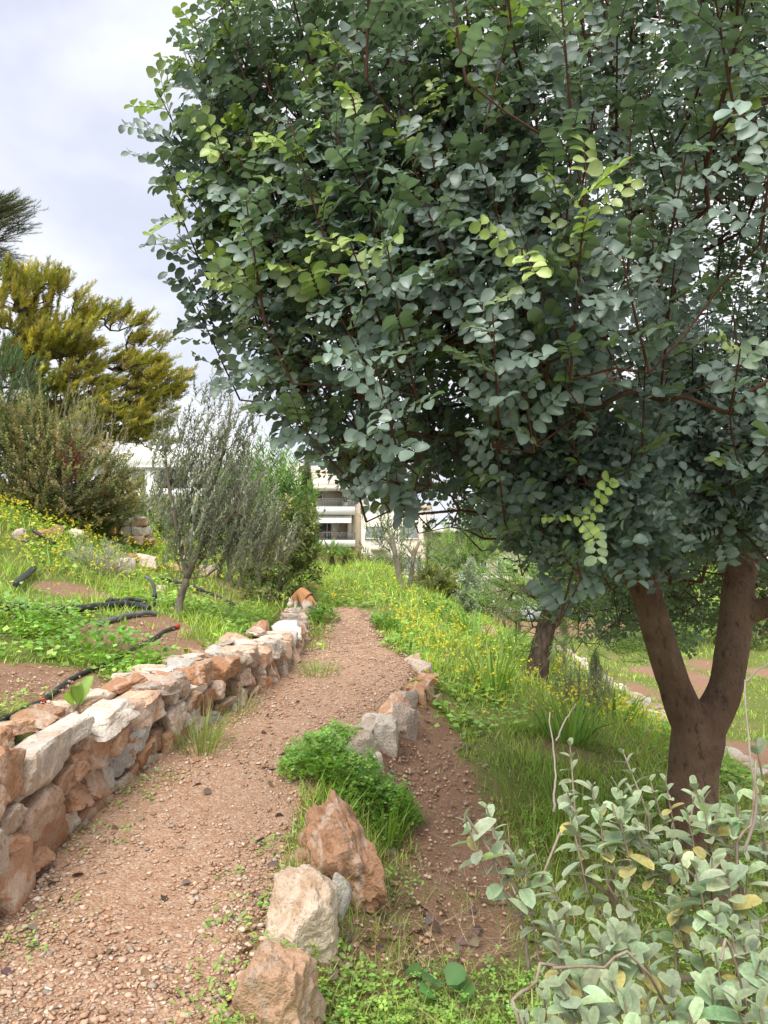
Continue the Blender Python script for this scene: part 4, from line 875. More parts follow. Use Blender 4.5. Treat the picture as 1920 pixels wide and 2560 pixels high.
cc = in_ellipsoids(rc, big, 95, .45); clumps = [(c_, (rc.uniform(.45, .8), rc.uniform(.45, .7), rc.uniform(.24, .4)), 1) for c_ in cc]
clumps += [(at(a_, b_, k), (.5, .4, .2), .8) for a_, b_ in ((300, 775), (340, 800), (385, 850), (390, 905), (415, 985), (425, 985), (400, 1020), (395, 1060), (245, 780), (215, 745), (150, 700), (120, 690), (360, 960), (330, 1080), (290, 1095))]
conifer('golden_cypress', 'spreading golden yellow-green cypress swept to the right against the sky', b, at(60, 760, k), clumps, 1700,
        ((.28, .235, .045), (.23, .215, .04), (.33, .27, .05), (.18, .18, .04), (.20, .165, .05)), 221, (.5, -.1, .3), .24, (.3, .7), 22, trunk_r=.3, lift=.3, spread=.5, dv=.22, inner=.1)
k = 15; b = at(-60, 1330, k); b[2] = hgt(b[0], b[1])
conifer('green_conifer', 'soft blue-green conifer cut off by the left edge in front of the golden cypress', b, at(-40, 820, k), [(at(-10, 980, k), (.85, .8, 1.1), 2), (at(20, 1060, k), (.75, .7, .75), 1)], 420, ((.09, .15, .08), (.12, .18, .10), (.07, .12, .06)), 223, (.3, 0, .2), .12, (.35, .7), 40, kind='needle', wid=3.0, trunk_r=.12, lift=.3)
k = 24; b = at(-220, 1330, k); b[2] = hgt(b[0], b[1])
conifer('dark_conifer', 'dark conifer reaching into the sky from beyond the left edge', b, at(-170, 430, k), [(at(-30, 560, k), (1.4, .9, .55), 1), (at(-60, 640, k), (1.4, .9, .45), 1), (at(-150, 560, k), (1.8, 1.2, 1.6), 1.2), (at(10, 520, k), (1.0, .6, .3), .8)], 560, ((.055, .085, .045), (.08, .10, .05), (.12, .10, .06)), 225, (.7, 0, .15), .2, (.5, 1.0), 40, kind='needle', wid=2.5, trunk_r=.25, lift=.1)
# columnar cypress by the apartments
k = 40; b = ground_at(765, k); b[2] = at(765, 1415, k)[2] - .6
gx_ = at(766, 1270, k)
conifer('column_cypress', 'slim dark columnar cypress standing before the cream apartments', b, at(766, 1160, k), [(gx_ + [0, 0, 0], (.42, .42, 3.0), 2), (gx_ + [0, 0, -1.6], (.5, .5, 2.2), 1)], 420, ((.065, .095, .035), (.09, .12, .04), (.05, .075, .03)), 227, (0, 0, 1.2), .28, (.4, .8), 22, trunk_r=.15, lift=1.0, spread=.15, keep=lambda B: ((B[:, 0] - gx_[0]) ** 2 + (B[:, 1] - gx_[1]) ** 2) < (.47 * np.clip((6.2 - B[:, 2]) / 3, .12, 1)) ** 2)
# two small trees with bare pale stems on the crest
for i, (sx, sy, k, st, E, lb) in enumerate([
    (1003, 1492, 13.2, [(998, 1440), (985, 1370), (975, 1325)], [((1000, 1345), (.55, .5, .7), 1), ((960, 1340), (.4, .4, .45), .7)], 'small tree with one bare pale trunk and a thin oleander crown on the crest'),
    (1020, 1478, 14.2, [(1028, 1440), (1035, 1390), (1050, 1350)], [((1060, 1370), (.75, .6, .75), 1.2), ((1040, 1420), (.5, .4, .5), .6), ((1100, 1400), (.45, .4, .4), .4)], 'oleander tree with leafy green crown right behind the bare pale trunk')]):
    b = at(sx, sy, k); b[2] = hgt(b[0], b[1])
    plant('oleander_tree', lb, 'tree', [([b] + [at(a, c, k) for a, c in st], None), ([at(*st[1], k), at(st[1][0] - 20, st[1][1] - 25, k), at(st[1][0] - 35, st[1][1] - 30, k)], 0)], [(at(*c, k), r, s) for c, r, s in E], 50, M['leaf'], M['pale_bark'], kind='lance', shoot=(.25, .45), per=16, size=.15, wid=.8, cols=((0.171, 0.232, 0.109), (0.232, 0.279, 0.139), (0.124, 0.171, 0.078)), seed=231 + i, trunk_r=.06 if i == 0 else .05, inner=.2, group='small trees on the crest')

# pine on the right slope with drooping needle tufts
def pine(name, label, b, limbs, E, n, seed, per=34, size=.11, trunk_r=.13, cols=((0.155, 0.248, 0.078), (0.217, 0.310, 0.101), (0.124, 0.202, 0.070)), shoot=(.25, .45), wid=1.8, **kw):
    return plant(name, label, 'tree', limbs, E, n, M['needle'], M['pine_bark'], kind='needle', shoot=shoot, per=per, size=size, wid=wid, cols=cols, lift=.25, spread=.7, angle=.65, seed=seed, r_tip=.003, power=.42, trunk_r=trunk_r, droop=.12, group='pines', cb=1.6, **kw)
k = 8.8; b = at(1338, 1700, k); b[2] = hgt(b[0], b[1]) - .05
pine('pine_tree', 'young pine with leaning dark trunk standing on the flowery right slope', b, [([b, at(1350, 1640, k), at(1365, 1570, k), at(1385, 1500, k), at(1400, 1420, k)], None), ([at(1368, 1560, k), at(1420, 1500, k + .1), at(1500, 1470, k + .2)], 0), ([at(1385, 1500, k), at(1320, 1480, k), at(1260, 1470, k)], 0)],
     [(at(1330, 1470, k), (.75, .5, .35), 2), (at(1420, 1440, k + .2), (1.0, .6, .5), 2), (at(1530, 1550, k + .3), (.9, .5, .5), 2), (at(1500, 1440, k), (.8, .5, .45), 1.5), (at(1600, 1590, k), (.4, .4, .3), .5), (at(1330, 1600, k), (.3, .3, .15), .25)], 520, 241, trunk_r=.135)
k = 34; b = ground_at(1165, k); b[2] = -2
pine('far_pine', 'bushy pine in front of the cream apartment balcony', b, [([b, at(1165, 1470, k), at(1160, 1380, k)], None)], [(at(1160, 1370, k), (1.7, 1.4, 1.1), 2), (at(1130, 1430, k), (1.5, 1.3, .9), 1.3), (at(1210, 1340, k), (1.2, 1.2, 1.0), 1)], 420, 243, per=34, size=.3, trunk_r=.2, shoot=(.5, 1.0), wid=3.0, cols=((0.171, 0.248, 0.085), (0.232, 0.310, 0.109), (0.124, 0.171, 0.078)))
k = 24; b = ground_at(1500, k)
pine('far_pine', 'pale green pine seen under the carob branches beyond the slope', b, [([b, at(1500, 1560, k), at(1490, 1440, k)], None)], [(at(1440, 1440, k), (2.4, 1.5, 1.2), 1), (at(1620, 1460, k), (2.4, 1.5, 1.4), 1)], 460, 245, per=34, size=.26, trunk_r=.18, shoot=(.5, 1.0), wid=3.0, cols=((0.232, 0.310, 0.093), (0.295, 0.372, 0.124)))
k = 30
for i, (sx, E, c, lb) in enumerate([(1760, (3.6, 2, 2.8), ((.10, .14, .05), (.13, .17, .06)), 'broad green tree in the distance between the forked limbs'), (1960, (3.5, 2, 3.2), ((.08, .12, .045), (.11, .15, .05)), 'dense green tree in the distance at the right edge'), (1620, (2.5, 2, 2.0), ((.12, .16, .06), (.09, .12, .05)), 'rounded green tree in the distance left of the forked limbs')]):
    b = ground_at(sx, k - i); c0 = b + [0, 0, 3.2]
    plant('distant_tree', lb, 'tree', [([b, b + [0, 0, 1.2], b + [.1, 0, 2.6]], None)], [(c0, E, 1)], 420, M['leaf'], M['pine_bark'], kind='small', shoot=(.5, 1.0), per=22, size=.24, cols=c, seed=251 + i, trunk_r=.2, r_tip=.01, step=.4, group='distant trees', cb=1.6)
# bushes down the right of the crest
for i, (sx, sy, k, r, c, nm, lb) in enumerate([
    (1085, 1490, 17, (.75, .6, .55), ((.13, .15, .045), (.18, .18, .05)), 'spurge_bush', 'olive green bush with yellow tips right of the bare trunks'), (1135, 1510, 18, (.9, .7, .6), ((.11, .125, .04), (.16, .15, .05)), 'spurge_bush', 'darker olive bush behind the first one on the crest'),
    (1180, 1540, 18.5, (.7, .6, .55), ((.09, .12, .04), (.13, .14, .05)), 'spurge_bush', 'lowest olive bush of the crest, nearest the parked car'), (1175, 1525, 15.5, (.25, .25, .75), ((.25, .28, .24), (.30, .32, .28)), 'silver_sapling', 'slim silvery sapling on the crest before the parked car'),
    (1230, 1530, 21, (.95, .7, .9), ((.22, .25, .20), (.17, .20, .15), (.26, .27, .24)), 'silver_olive', 'grey-leaved olive beside the parked car'), (880, 1425, 19, (.8, .5, .5), ((.2, .19, .08), (.24, .21, .1)), 'dry_bush', 'yellowish dry bush below the apartment balcony'), (960, 1430, 19, (.9, .5, .35), ((.24, .24, .17), (.19, .2, .13)), 'dry_bush', 'greyish dry brush behind the bare trunk'),
    (1660, 1640, 16.5, (.8, .6, .4), ((.11, .17, .05), (.14, .2, .06)), 'green_bush', 'green bush at the far side of the lower ground left of the trunk'), (1760, 1620, 18, (1.3, .7, .5), ((.13, .19, .06), (.1, .15, .05)), 'green_bush', 'green bush seen between the forked limbs'), (1890, 1630, 17, (1.0, .7, .6), ((.10, .15, .05), (.13, .17, .06)), 'green_bush', 'green bush at the right edge beyond the lower ground')]):
    r = tuple(np.array(r) * (1 if 'green' in nm else .75 if 'silver' in nm else .6)); b = at(sx, sy, k); b[2] = hgt(b[0], b[1]); c0 = b + np.array([0, 0, r[2] * .9])
    plant(nm, lb, 'bush', [([b, b + [0, 0, r[2] * .4], b + [.03, 0, r[2] * .9]], None)], [(c0, r, 1)], 200, M['leaf'], M['olive_bark'], kind='small', shoot=(.2, .4), per=18, size=.085, cols=c, seed=261 + i, trunk_r=.03, lift=.6, group='bushes on the slope', cb=1.5)
# spiky yuccas on the crest below the apartments
for i, (sx, sy, k, s, lb) in enumerate([(830, 1412, 17, .36, 'spiky green yucca on the crest under the apartment balcony'), (790, 1416, 17.5, .34, 'spiky yucca at the right foot of the column cypress'), (862, 1418, 16.6, .24, 'smallest yucca, right of the big one on the crest')]):
    rng = RNG(281 + i); b = at(sx, sy, k); b[2] = hgt(b[0], b[1]); o = thing('yucca', lb, 'plant', b, 'yuccas on the crest')
    n = 70; d_ = unit(rng.normal(0, .8, (n, 3)) + UP * .75); d_[:, 2] = np.abs(d_[:, 2]); gg = Geo()
    inst(gg, 'lance', np.tile([0, 0, .25], (n, 1)), d_, UP + rng.normal(0, .2, (n, 3)), rng.uniform(.7, 1.1, n) * s * 1.3, vary(rng, n, (.2, .29, .1)), .5); gg.build('leaves', M['leaf'], o)
    gg = Geo(); V, F = tube(np.array([[0, 0, -.1], [0, 0, .12], [0, 0, .27]]), [.07, .06, .04], 8); gg.add(V, F); gg.build('stem', M['pine_bark'], o)
# seedlings and clumps on the right slope
for i, (sx, sy, k, h_, c, nm, lb) in enumerate([
    (1262, 1640, 11.5, .95, ((.34, .19, .13), (.28, .16, .10)), 'dead_sapling', 'dried pinkish brown conifer sapling on the slope'), (1410, 1655, 12, .75, ((.16, .12, .06), (.11, .13, .06)), 'cypress_sapling', 'thin brown-green cypress sapling beside the pine trunk'),
    (1488, 1740, 9.0, .5, ((.08, .11, .05), (.10, .13, .06)), 'cypress_sapling', 'dark pointed cypress sapling by the pale terrace wall'), (1295, 1600, 13, .6, ((.15, .13, .06), (.1, .12, .05)), 'cypress_sapling', 'small dull cypress sapling left of the pine trunk')]):
    b = at(sx, sy, k); b[2] = hgt(b[0], b[1]); plant(nm, lb, 'sapling', [([b, b + [0, 0, h_ * .5], b + [0, 0, h_]], None)], [(b + [0, 0, h_ * .6], (.07 if i else .2, .07 if i else .2, h_ * .5), 1)], 70, M['needle'], M['dry_stem'], kind='needle', shoot=(.1, .22), per=26, size=.06, wid=2.4, cols=c, lift=.8, spread=.3, seed=291 + i, trunk_r=.012, group='saplings on the slope')
b = at(1462, 1800, 7.4); b[2] = hgt(b[0], b[1])
plant('rosemary', 'dark blue-green rosemary bush below the pine on the right slope', 'shrub', [([b, b + [0, 0, .1], b + [0, 0, .2]], None)], [(b + [0, 0, .24], (.3, .25, .26), 1)], 170, M['leaf'], M['dry_stem'], kind='lance', shoot=(.18, .34), per=26, size=.03, wid=1.1, cols=((0.155, 0.217, 0.139), (0.202, 0.264, 0.171), (0.124, 0.171, 0.109)), lift=1.2, spread=.25, seed=297, trunk_r=.014)
b = at(1385, 1650, 10.5); b[2] = hgt(b[0], b[1])
plant('rosemary', 'greyer rosemary bush right of the pine trunk', 'shrub', [([b, b + [0, 0, .1], b + [0, 0, .2]], None)], [(b + [0, 0, .24], (.3, .25, .26), 1)], 120, M['leaf'], M['dry_stem'], kind='lance', shoot=(.18, .34), per=20, size=.04, wid=1.1, cols=((0.248, 0.295, 0.202), (0.202, 0.264, 0.171)), lift=1.1, spread=.3, seed=298, trunk_r=.014)

# ------------------------------------------------------------------ the felted sage bush close to the camera
rng = RNG(301); sage = thing('sage_bush', 'grey-green felt-leaved sage bush close by in the lower right corner', 'bush', (0, 0, 0))
sb = np.array([1.05, 1.95, 0]); sb[2] = hgt(1.05, 1.95) - .02
stems = [([sb, at(1560, 2330, 1.95), at(1560, 2150, 1.9), at(1530, 2010, 1.9)], None), ([sb, at(1400, 2400, 1.9), at(1330, 2280, 1.8), at(1240, 2150, 1.75), at(1165, 2040, 1.72)], 0), ([sb, at(1700, 2300, 1.9), at(1720, 2100, 1.9), at(1740, 1960, 1.95)], 0),
         ([sb, at(1850, 2250, 1.8), at(1880, 2050, 1.8), at(1890, 1900, 1.85)], 0), ([sb, at(1650, 2480, 1.55), at(1500, 2420, 1.5), at(1380, 2420, 1.45)], 0), ([sb, at(1850, 2450, 1.5), at(1800, 2400, 1.45)], 0), ([at(1330, 2280, 1.8), at(1360, 2180, 1.8), at(1400, 2080, 1.85)], 1), ([sb, at(1450, 2480, 1.7), at(1330, 2470, 1.6), at(1280, 2500, 1.55)], 0)]
nodes = polyline_nodes(stems)
TIPS = [(1165, 2030, 1.72, 1), (1220, 2090, 1.74, .8), (1285, 2120, 1.75, 1), (1310, 2120, 1.8, .8), (1370, 2270, 1.75, 1.1), (1390, 2290, 1.7, .9), (1545, 1950, 1.92, 1), (1550, 1990, 1.9, 1), (1580, 1960, 1.95, .8), (1440, 2010, 1.95, .8), (1430, 2030, 1.9, 1), (1500, 2010, 1.9, .9), (1550, 2030, 1.85, 1), (1590, 2050, 1.85, .9), (1740, 1950, 1.9, 1.1), (1760, 1980, 1.85, 1.1), (1720, 2010, 1.85, 1), (1790, 2010, 1.85, 1), (1840, 1960, 1.9, 1), (1830, 2040, 1.8, 1), (1890, 1830, 1.95, .8), (1900, 2010, 1.8, 1),
        (1560, 1860, 2.0, .7), (1425, 1840, 2.1, .7), (1900, 1950, 1.9, 1), (1665, 1930, 2.0, .7), (1700, 2120, 1.75, 1.1), (1740, 2150, 1.7, 1.1), (1780, 2120, 1.75, 1), (1640, 2080, 1.85, .9), (1530, 2110, 1.85, .9), (1820, 2160, 1.7, 1.1), (1870, 2130, 1.75, 1), (1520, 2280, 1.7, 1.1), (1540, 2310, 1.65, 1.1), (1500, 2330, 1.65, 1), (1570, 2340, 1.65, 1), (1450, 2330, 1.7, 1), (1680, 2250, 1.75, 1), (1790, 2260, 1.65, 1), (1830, 2300, 1.6, 1.1), (1860, 2340, 1.6, 1.1), (1900, 2280, 1.65, 1), (1900, 2380, 1.55, 1),
        (1450, 2420, 1.55, 1.1), (1400, 2440, 1.5, 1.1), (1420, 2480, 1.5, 1), (1530, 2430, 1.55, 1.1), (1560, 2470, 1.5, 1), (1620, 2480, 1.5, 1), (1680, 2440, 1.5, 1), (1720, 2500, 1.45, 1), (1780, 2450, 1.5, 1.1), (1840, 2480, 1.45, 1.1), (1900, 2500, 1.4, 1.1), (1310, 2520, 1.5, .9), (1350, 2540, 1.45, .9), (1360, 2470, 1.6, .8), (1480, 2540, 1.45, 1), (1560, 2560, 1.4, 1), (1650, 2570, 1.4, 1), (1760, 2570, 1.38, 1), (1860, 2580, 1.36, 1), (1560, 2200, 1.8, .9), (1380, 2180, 1.85, .7), (1320, 2200, 1.8, .7), (1750, 2350, 1.65, 1), (1970, 2100, 1.75, 1), (1980, 2350, 1.55, 1), (1950, 2450, 1.5, 1), (1960, 1900, 1.9, 1), (1620, 2000, 1.95, .8), (1680, 2060, 1.9, .9), (1480, 1950, 2.0, .8), (1420, 1960, 2.0, .8)]
tb = np.array([at(a, c + 25, d) for a, c, d, s in TIPS]); ts = np.array([s for *_, s in TIPS]); nx_ = len(tb)
fill = tb[rng.integers(0, nx_, 12)] + rng.normal(0, .07, (12, 3)) + np.array([0, .12, -.05]); tb = np.r_[tb, fill]; ts = np.r_[ts, rng.uniform(.6, .9, 12)]; nx_ = len(tb)
low = tb - np.array([0, 0, .10]) + rng.normal(0, .015, (nx_, 3)) + unit(sb + [0, 0, .5] - tb) * .05
P_, par, tips = grow(nodes, low, rng, .06, .004); g = Geo(); wood(P_, par, tips, .0028, .42, g, 6, 0, rmax=.014)
SP, SD, SN, SS, SCc, SW = [], [], [], [], [], []
for i in range(nx_):
    ax = unit(tb[i] - low[i] + rng.normal(0, .02, 3)); L_ = np.linalg.norm(tb[i] - low[i]); V, F = tube(np.array([low[i], (low[i] + tb[i]) / 2, tb[i]]), [.0028, .0024, .002], 5, False); g.add(V, F, (1.1, 1.1, .8))
    s1 = unit(np.cross(ax, rng.normal(0, 1, 3))); s2 = np.cross(ax, s1); npair = 5
    for j in range(npair):
        f = j / (npair - 1); a = (j % 2) * math.pi / 2 + rng.normal(0, .2); p = low[i] + (tb[i] - low[i]) * (.25 + .75 * f)
        for sg in (0, math.pi):
            rd = s1 * math.cos(a + sg) + s2 * math.sin(a + sg); up_ = .15 + 1.3 * f ** 2
            dd = unit(rd + ax * up_ + rng.normal(0, .18, 3) - UP * (.25 * (1 - f))); SP.append(p); SD.append(dd); SN.append(unit(ax * 1.0 - rd * (.3 + .6 * f) + UP * .2 + rng.normal(0, .2, 3)))
            SS.append(ts[i] * rng.uniform(.045, .070) * (1 - .45 * max(0, f - .6) / .4)); SW.append(rng.uniform(.75, 1.05))
            c = np.array([.345, .425, .265]) * math.exp(rng.normal(0, .2)) * (1 + rng.normal(0, .06, 3))
            if f < .3 and rng.random() < .3: c = np.array([.42, .37, .14]) * math.exp(rng.normal(0, .2))
            elif f > .8: c = np.array([.30, .36, .22])
            SCc.append(c)
SP, SD, SN, SS, SCc, SW = map(np.array, (SP, SD, SN, SS, SCc, SW))
emit_leaves(sage, 'sage', SP, SD, SN, SS, SCc, SW, M['sage'], 'leaf', 300, 'foliage', rng, jit=.5, smooth=True)
g.build('stems', M['dry_stem'], sage, (0, 0, 0), True)
for pts, r_ in [((at(1660, 2450, 1.9), at(1760, 2440, 1.85), at(1850, 2448, 1.8), at(1990, 2470, 1.7)), .011), ((at(1860, 2130, 1.7), at(1890, 2020, 1.72), at(1870, 1850, 1.75), at(1862, 1700, 1.8)), .0045), ((at(1862, 1705, 1.8), at(1905, 1670, 1.8), at(1960, 1640, 1.8)), .003), ((at(1385, 2030, 1.9), at(1388, 1930, 1.95), at(1372, 1780, 2.0)), .004), ((at(1390, 1850, 1.95), at(1420, 1790, 2.0), at(1440, 1760, 2.0)), .003), ((at(1320, 2420, 1.8), at(1310, 2320, 1.8), at(1270, 2230, 1.85)), .006)]:
    g = Geo(); Q = spline(np.array(pts), 14); V, F = tube(Q + rng.normal(0, .0012, Q.shape), np.linspace(r_ * .85, r_ * .35, 14), 6); g.add(V - Q[0], F); g.build('dead_branch', M['pale_bark'], sage, Q[0], True)
# ------------------------------------------------------------------ buildings far behind
M['white_wall'] = plain('white_render', (.78, .78, .77), .8, .2, 0, .04, 1.2)
M['cream_wall'] = plain('cream_render', (.66, .56, .44), .85, .2, 0, .05, .8)
M['pale_wall'] = plain('pale_render', (.74, .68, .60), .85, .2, 0, .05, .8)
M['glass'] = plain('window_glass', (.06, .075, .09), .12, .6, 0, .2, 2)
M['blind'] = plain('grey_blind', (.36, .39, .43), .6, .3, 0, .06, 2)
M['rail'] = plain('grey_railing', (.20, .22, .23), .5, .4, .4, .1)
M['frame'] = plain('white_frame', (.7, .7, .7), .5, .4)
M['awning'] = plain('awning_cloth', (.76, .74, .70), .8, .2, 0, .05)
M['shutter'] = plain('brown_shutter', (.17, .10, .07), .6, .3)
M['chairwood'] = plain('chair_wood', (.26, .11, .05), .6, .3)
def px_rect(sx0, sx1, sy0, sy1, d):
    a = at(sx0, sy1, d); b_ = at(sx1, sy0, d); return a[0], b_[0], a[2], b_[2]
class House:
    def __init__(s, name, label, d, sx, sy):
        s.d = d; s.o = thing(name, label, 'building', (0, 0, 0)); s.n = 0
    def slab(s, part, sx0, sx1, sy0, sy1, mt, out_=0.0, depth=.3, parent=None):
        x0, x1, z0, z1 = px_rect(sx0, sx1, sy0, sy1, s.d); s.n += 1; e = .0021 * s.n
        return boxo(part, x0, x1, s.d - out_ - e, s.d - out_ + depth, z0, z1, mt, parent or s.o)
    def window(s, sx0, sx1, sy0, sy1, out_=0.0, mt=None, bars=1, sill=True):
        w_ = s.slab('window', sx0, sx1, sy0, sy1, mt or M['glass'], out_ + .02, .1)
        x0, x1, z0, z1 = px_rect(sx0, sx1, sy0, sy1, s.d); y = s.d - out_ - .12 - .0021 * s.n; g = Geo(); t_ = .07
        box(g, x0 - t_, x0 + .02, y, y + .14, z0 - t_, z1 + t_); box(g, x1 - .02, x1 + t_, y, y + .14, z0 - t_, z1 + t_)
        box(g, x0 + .021, x1 - .021, y + .003, y + .14, z1 - .02, z1 + t_ - .003); box(g, x0 + .021, x1 - .021, y + .003, y + .14, z0 - t_ + .003, z0 + .02)
        for k in range(bars):
            xm = x0 + (x1 - x0) * (k + 1) / (bars + 1); box(g, xm - .035, xm + .035, y + .02, y + .14, z0 + .021, z1 - .021)
        g.build('window_frame', M['frame'], w_); return w_
    def blind(s, sx0, sx1, sy0, sy1, out_=0.0, n=12):
        w_ = s.window(sx0, sx1, sy0, sy1, out_, M['glass'], 0); x0, x1, z0, z1 = px_rect(sx0, sx1, sy0, sy1, s.d); y = s.d - out_ - .09 - .0021 * s.n; g = Geo()
        for k in range(n):
            a = z0 + (z1 - z0) * k / n; box(g, x0 + .03, x1 - .03, y, y + .05, a + .012, a + (z1 - z0) / n - .004)
        g.build('blind', M['blind'], w_)
    def railing(s, sx0, sx1, sy0, sy1, out_, back=0.0):
        x0, x1, z0, z1 = px_rect(sx0, sx1, sy0, sy1, s.d); y = s.d - out_; g = Geo()
        box(g, x0, x1, y, y + .05, z1 - .05, z1); box(g, x0, x1, y, y + .05, z0 + .08, z0 + .11)
        n = max(3, int((x1 - x0) / .14))
        for k in range(n + 1):
            xx = x0 + (x1 - x0 - .03) * k / n; box(g, xx, xx + .025, y + .012, y + .037, z0, z1 - .051)
        for k in range(int(back / .14) + 1 if back else 0): box(g, x1 - .035, x1 - .01, y + .06 + k * .14, y + .085 + k * .14, z0, z1 - .051)
        if back: box(g, x1 - .05, x1 - .001, y + .051, y + back, z1 - .05, z1 - .002)
        g.build('railing', M['rail'], s.o)
# white villa
v = House('white_villa', 'white modern flat-roofed villa behind the olive on the left', 50, 330, 1250)
v.slab('wall', 190, 640, 1110, 1420, M['white_wall'], -2.5, 8)
v.slab('wall', 190, 289, 1108, 1152, M['white_wall'], 0, 2.5); v.slab('roof_parapet', 289, 640, 1129, 1168, M['white_wall'], .2, 2.7)
v.slab('column', 268, 292, 1152, 1330, M['white_wall'], 0, .6); v.slab('column', 362, 386, 1168, 1330, M['white_wall'], .1, 2.6); v.slab('column', 470, 486, 1168, 1330, M['white_wall'], .1, 2.6)
v.slab('balcony_slab', 190, 640, 1222, 1250, M['white_wall'], .35, 3); v.slab('roof_box', 314, 417, 1104, 1132, M['white_wall'], -1.5, 3); v.slab('chimney', 352, 362, 1096, 1106, M['white_wall'], -2, .5)
v.slab('cornice', 289, 640, 1166, 1170, M['white_wall'], .32, .4); v.window(314, 338, 1190, 1222, -2.45, None, 0); v.window(390, 462, 1190, 1222, -2.3, None, 1); v.window(225, 262, 1175, 1222, -2.45, None, 1)
v.window(400, 462, 1258, 1310, -2.3, None, 1); v.window(300, 350, 1258, 1310, -2.4, None, 1); v.window(500, 560, 1190, 1222, -2.3, None, 1)
# cream apartments
a = House('apartment_block', 'cream apartment block with stacked white balconies behind the column cypress', 70, 800, 1300)
a.slab('wall', 640, 905, 1160, 1440, M['cream_wall'], -2, 9); a.slab('roof_block', 640, 768, 1160, 1218, M['pale_wall'], .1, 2); a.slab('parapet', 640, 905, 1196, 1216, M['pale_wall'], .2, 2.4)
a.slab('roof_slab', 640, 890, 1216, 1226, M['pale_wall'], .9, 3); a.slab('side_wall', 882, 906, 1226, 1440, M['cream_wall'], -.4, 3); a.slab('balcony_slab', 640, 887, 1268, 1287, M['white_wall'], 1.2, 3.2); a.slab('balcony_slab', 640, 888, 1350, 1367, M['white_wall'], 1.3, 3.3)
a.slab('pillar', 868, 882, 1287, 1350, M['pale_wall'], -.6, 1.4); a.slab('pillar', 855, 882, 1226, 1268, M['pale_wall'], -.6, 1.4)
a.railing(690, 892, 1174, 1184, .1); a.railing(690, 886, 1248, 1268, 1.15, 2.5); a.railing(690, 887, 1331, 1350, 1.25, 2.6)
g = Geo(); x0, x1, z0, z1 = px_rect(783, 880, 1287, 1308, 70)
g.add(np.array([[x0, 69.9, z1], [x1, 69.9, z1], [x1, 68.6, z0 + .25], [x0, 68.6, z0 + .25], [x1, 68.57, z0], [x0, 68.57, z0], [x0, 69.9, z1 - .06], [x1, 69.9, z1 - .06]]), [[0, 3, 2, 1], [3, 5, 4, 2], [6, 7, 2, 3]]); g.build('awning', M['awning'], a.o)
a.window(786, 842, 1307, 1349, -1.95, None, 1); a.slab('curtain', 824, 842, 1308, 1349, M['awning'], -1.86, .02); a.window(780, 802, 1232, 1246, -1.95, M['shutter'], 0); a.window(735, 765, 1232, 1266, -1.95, None, 1); a.window(735, 765, 1310, 1349, -1.95, None, 1)
a.window(841, 862, 1380, 1415, -1.95, None, 0); a.window(690, 720, 1232, 1266, -1.95, None, 1)
ac = a.slab('air_conditioner', 864, 884, 1369, 1383, M['frame'], -1.4, .4); g = Geo(); c = at(876, 1376, 71.35); th = np.arange(16) / 16 * 6.283
g.add(np.r_[[c], np.stack([c[0] + .2 * np.cos(th), np.full(16, c[1]), c[2] + .2 * np.sin(th)], -1)], [[0, 1 + k, 1 + (k + 1) % 16] for k in range(16)]); g.build('fan', M['rail'], ac)
for i, (sx, lb) in enumerate([(795, 'leftmost brown wooden chair on the lower apartment balcony'), (846, 'rightmost brown wooden chair on the lower apartment balcony')]):
    p = at(sx, 1350, 69.6); o = thing('balcony_chair', lb, 'chair', p, 'balcony furniture')
    boxo('seat', -.25, .25, -.25, .25, .42, .48, M['chairwood'], o); q = -1 if i == 0 else 1; boxo('backrest', q * .3 - .03, q * .3 + .03, -.25, .25, .48, .95, M['chairwood'], o)
    for lx in (-.22, .22):
        for ly in (-.22, .22): boxo('leg', lx - .025, lx + .025, ly - .025, ly + .025, 0, .419, M['chairwood'], o)
p = at(821, 1350, 69.5); o = thing('balcony_table', 'brown wooden table between the chairs on the lower apartment balcony', 'table', p, 'balcony furniture'); boxo('table_top', -.55, .55, -.35, .35, .70, .75, M['chairwood'], o)
for lx in (-.48, .48):
    for ly in (-.3, .3): boxo('leg', lx - .03, lx + .03, ly - .03, ly + .03, 0, .699, M['chairwood'], o)
rng = RNG(401); p = at(863, 1268, 69.4); o = thing('potted_palm', 'potted palm on the upper apartment balcony', 'plant', p)
g = Geo(); n = 60; d_ = unit(rng.normal(0, .9, (n, 3)) + UP * .8); inst(g, 'lance', np.tile([0, 0, .4], (n, 1)), d_, UP + rng.normal(0, .2, (n, 3)), rng.uniform(.5, .95, n), vary(rng, n, (.07, .12, .05)), .6); g.build('leaves', M['leaf'], o)
g = Geo(); V, F = tube(np.array([[0, 0, 0], [0, 0, .2], [0, 0, .42]]), [.16, .2, .24], 12); g.add(V, F); g.build('pot', M['cream_wall'], o, (0, 0, 0), True)
c = House('apartment_block', 'pale cream apartment wing with closed grey blinds behind the bare trunks', 68, 980, 1380)
c.slab('wall', 903, 1075, 1270, 1520, M['pale_wall'], 0, 8); c.slab('roof_parapet', 900, 1080, 1262, 1272, M['cream_wall'], .15, 2); c.blind(914, 961, 1317, 1346, 0); c.blind(916, 981, 1394, 1424, 0); c.blind(1000, 1045, 1317, 1346, 0); c.blind(1010, 1055, 1394, 1424, 0)
c.slab('balcony_slab', 927, 967, 1365, 1376, M['pale_wall'], 1.0, 1.1); c.railing(928, 966, 1348, 1365, .95); c.slab('base_course', 903, 1075, 1440, 1520, M['white_wall'], .08, .5)
e_ = House('apartment_block', 'low cream apartment wing with balcony and dark garage door left of the pine', 64, 1150, 1440)
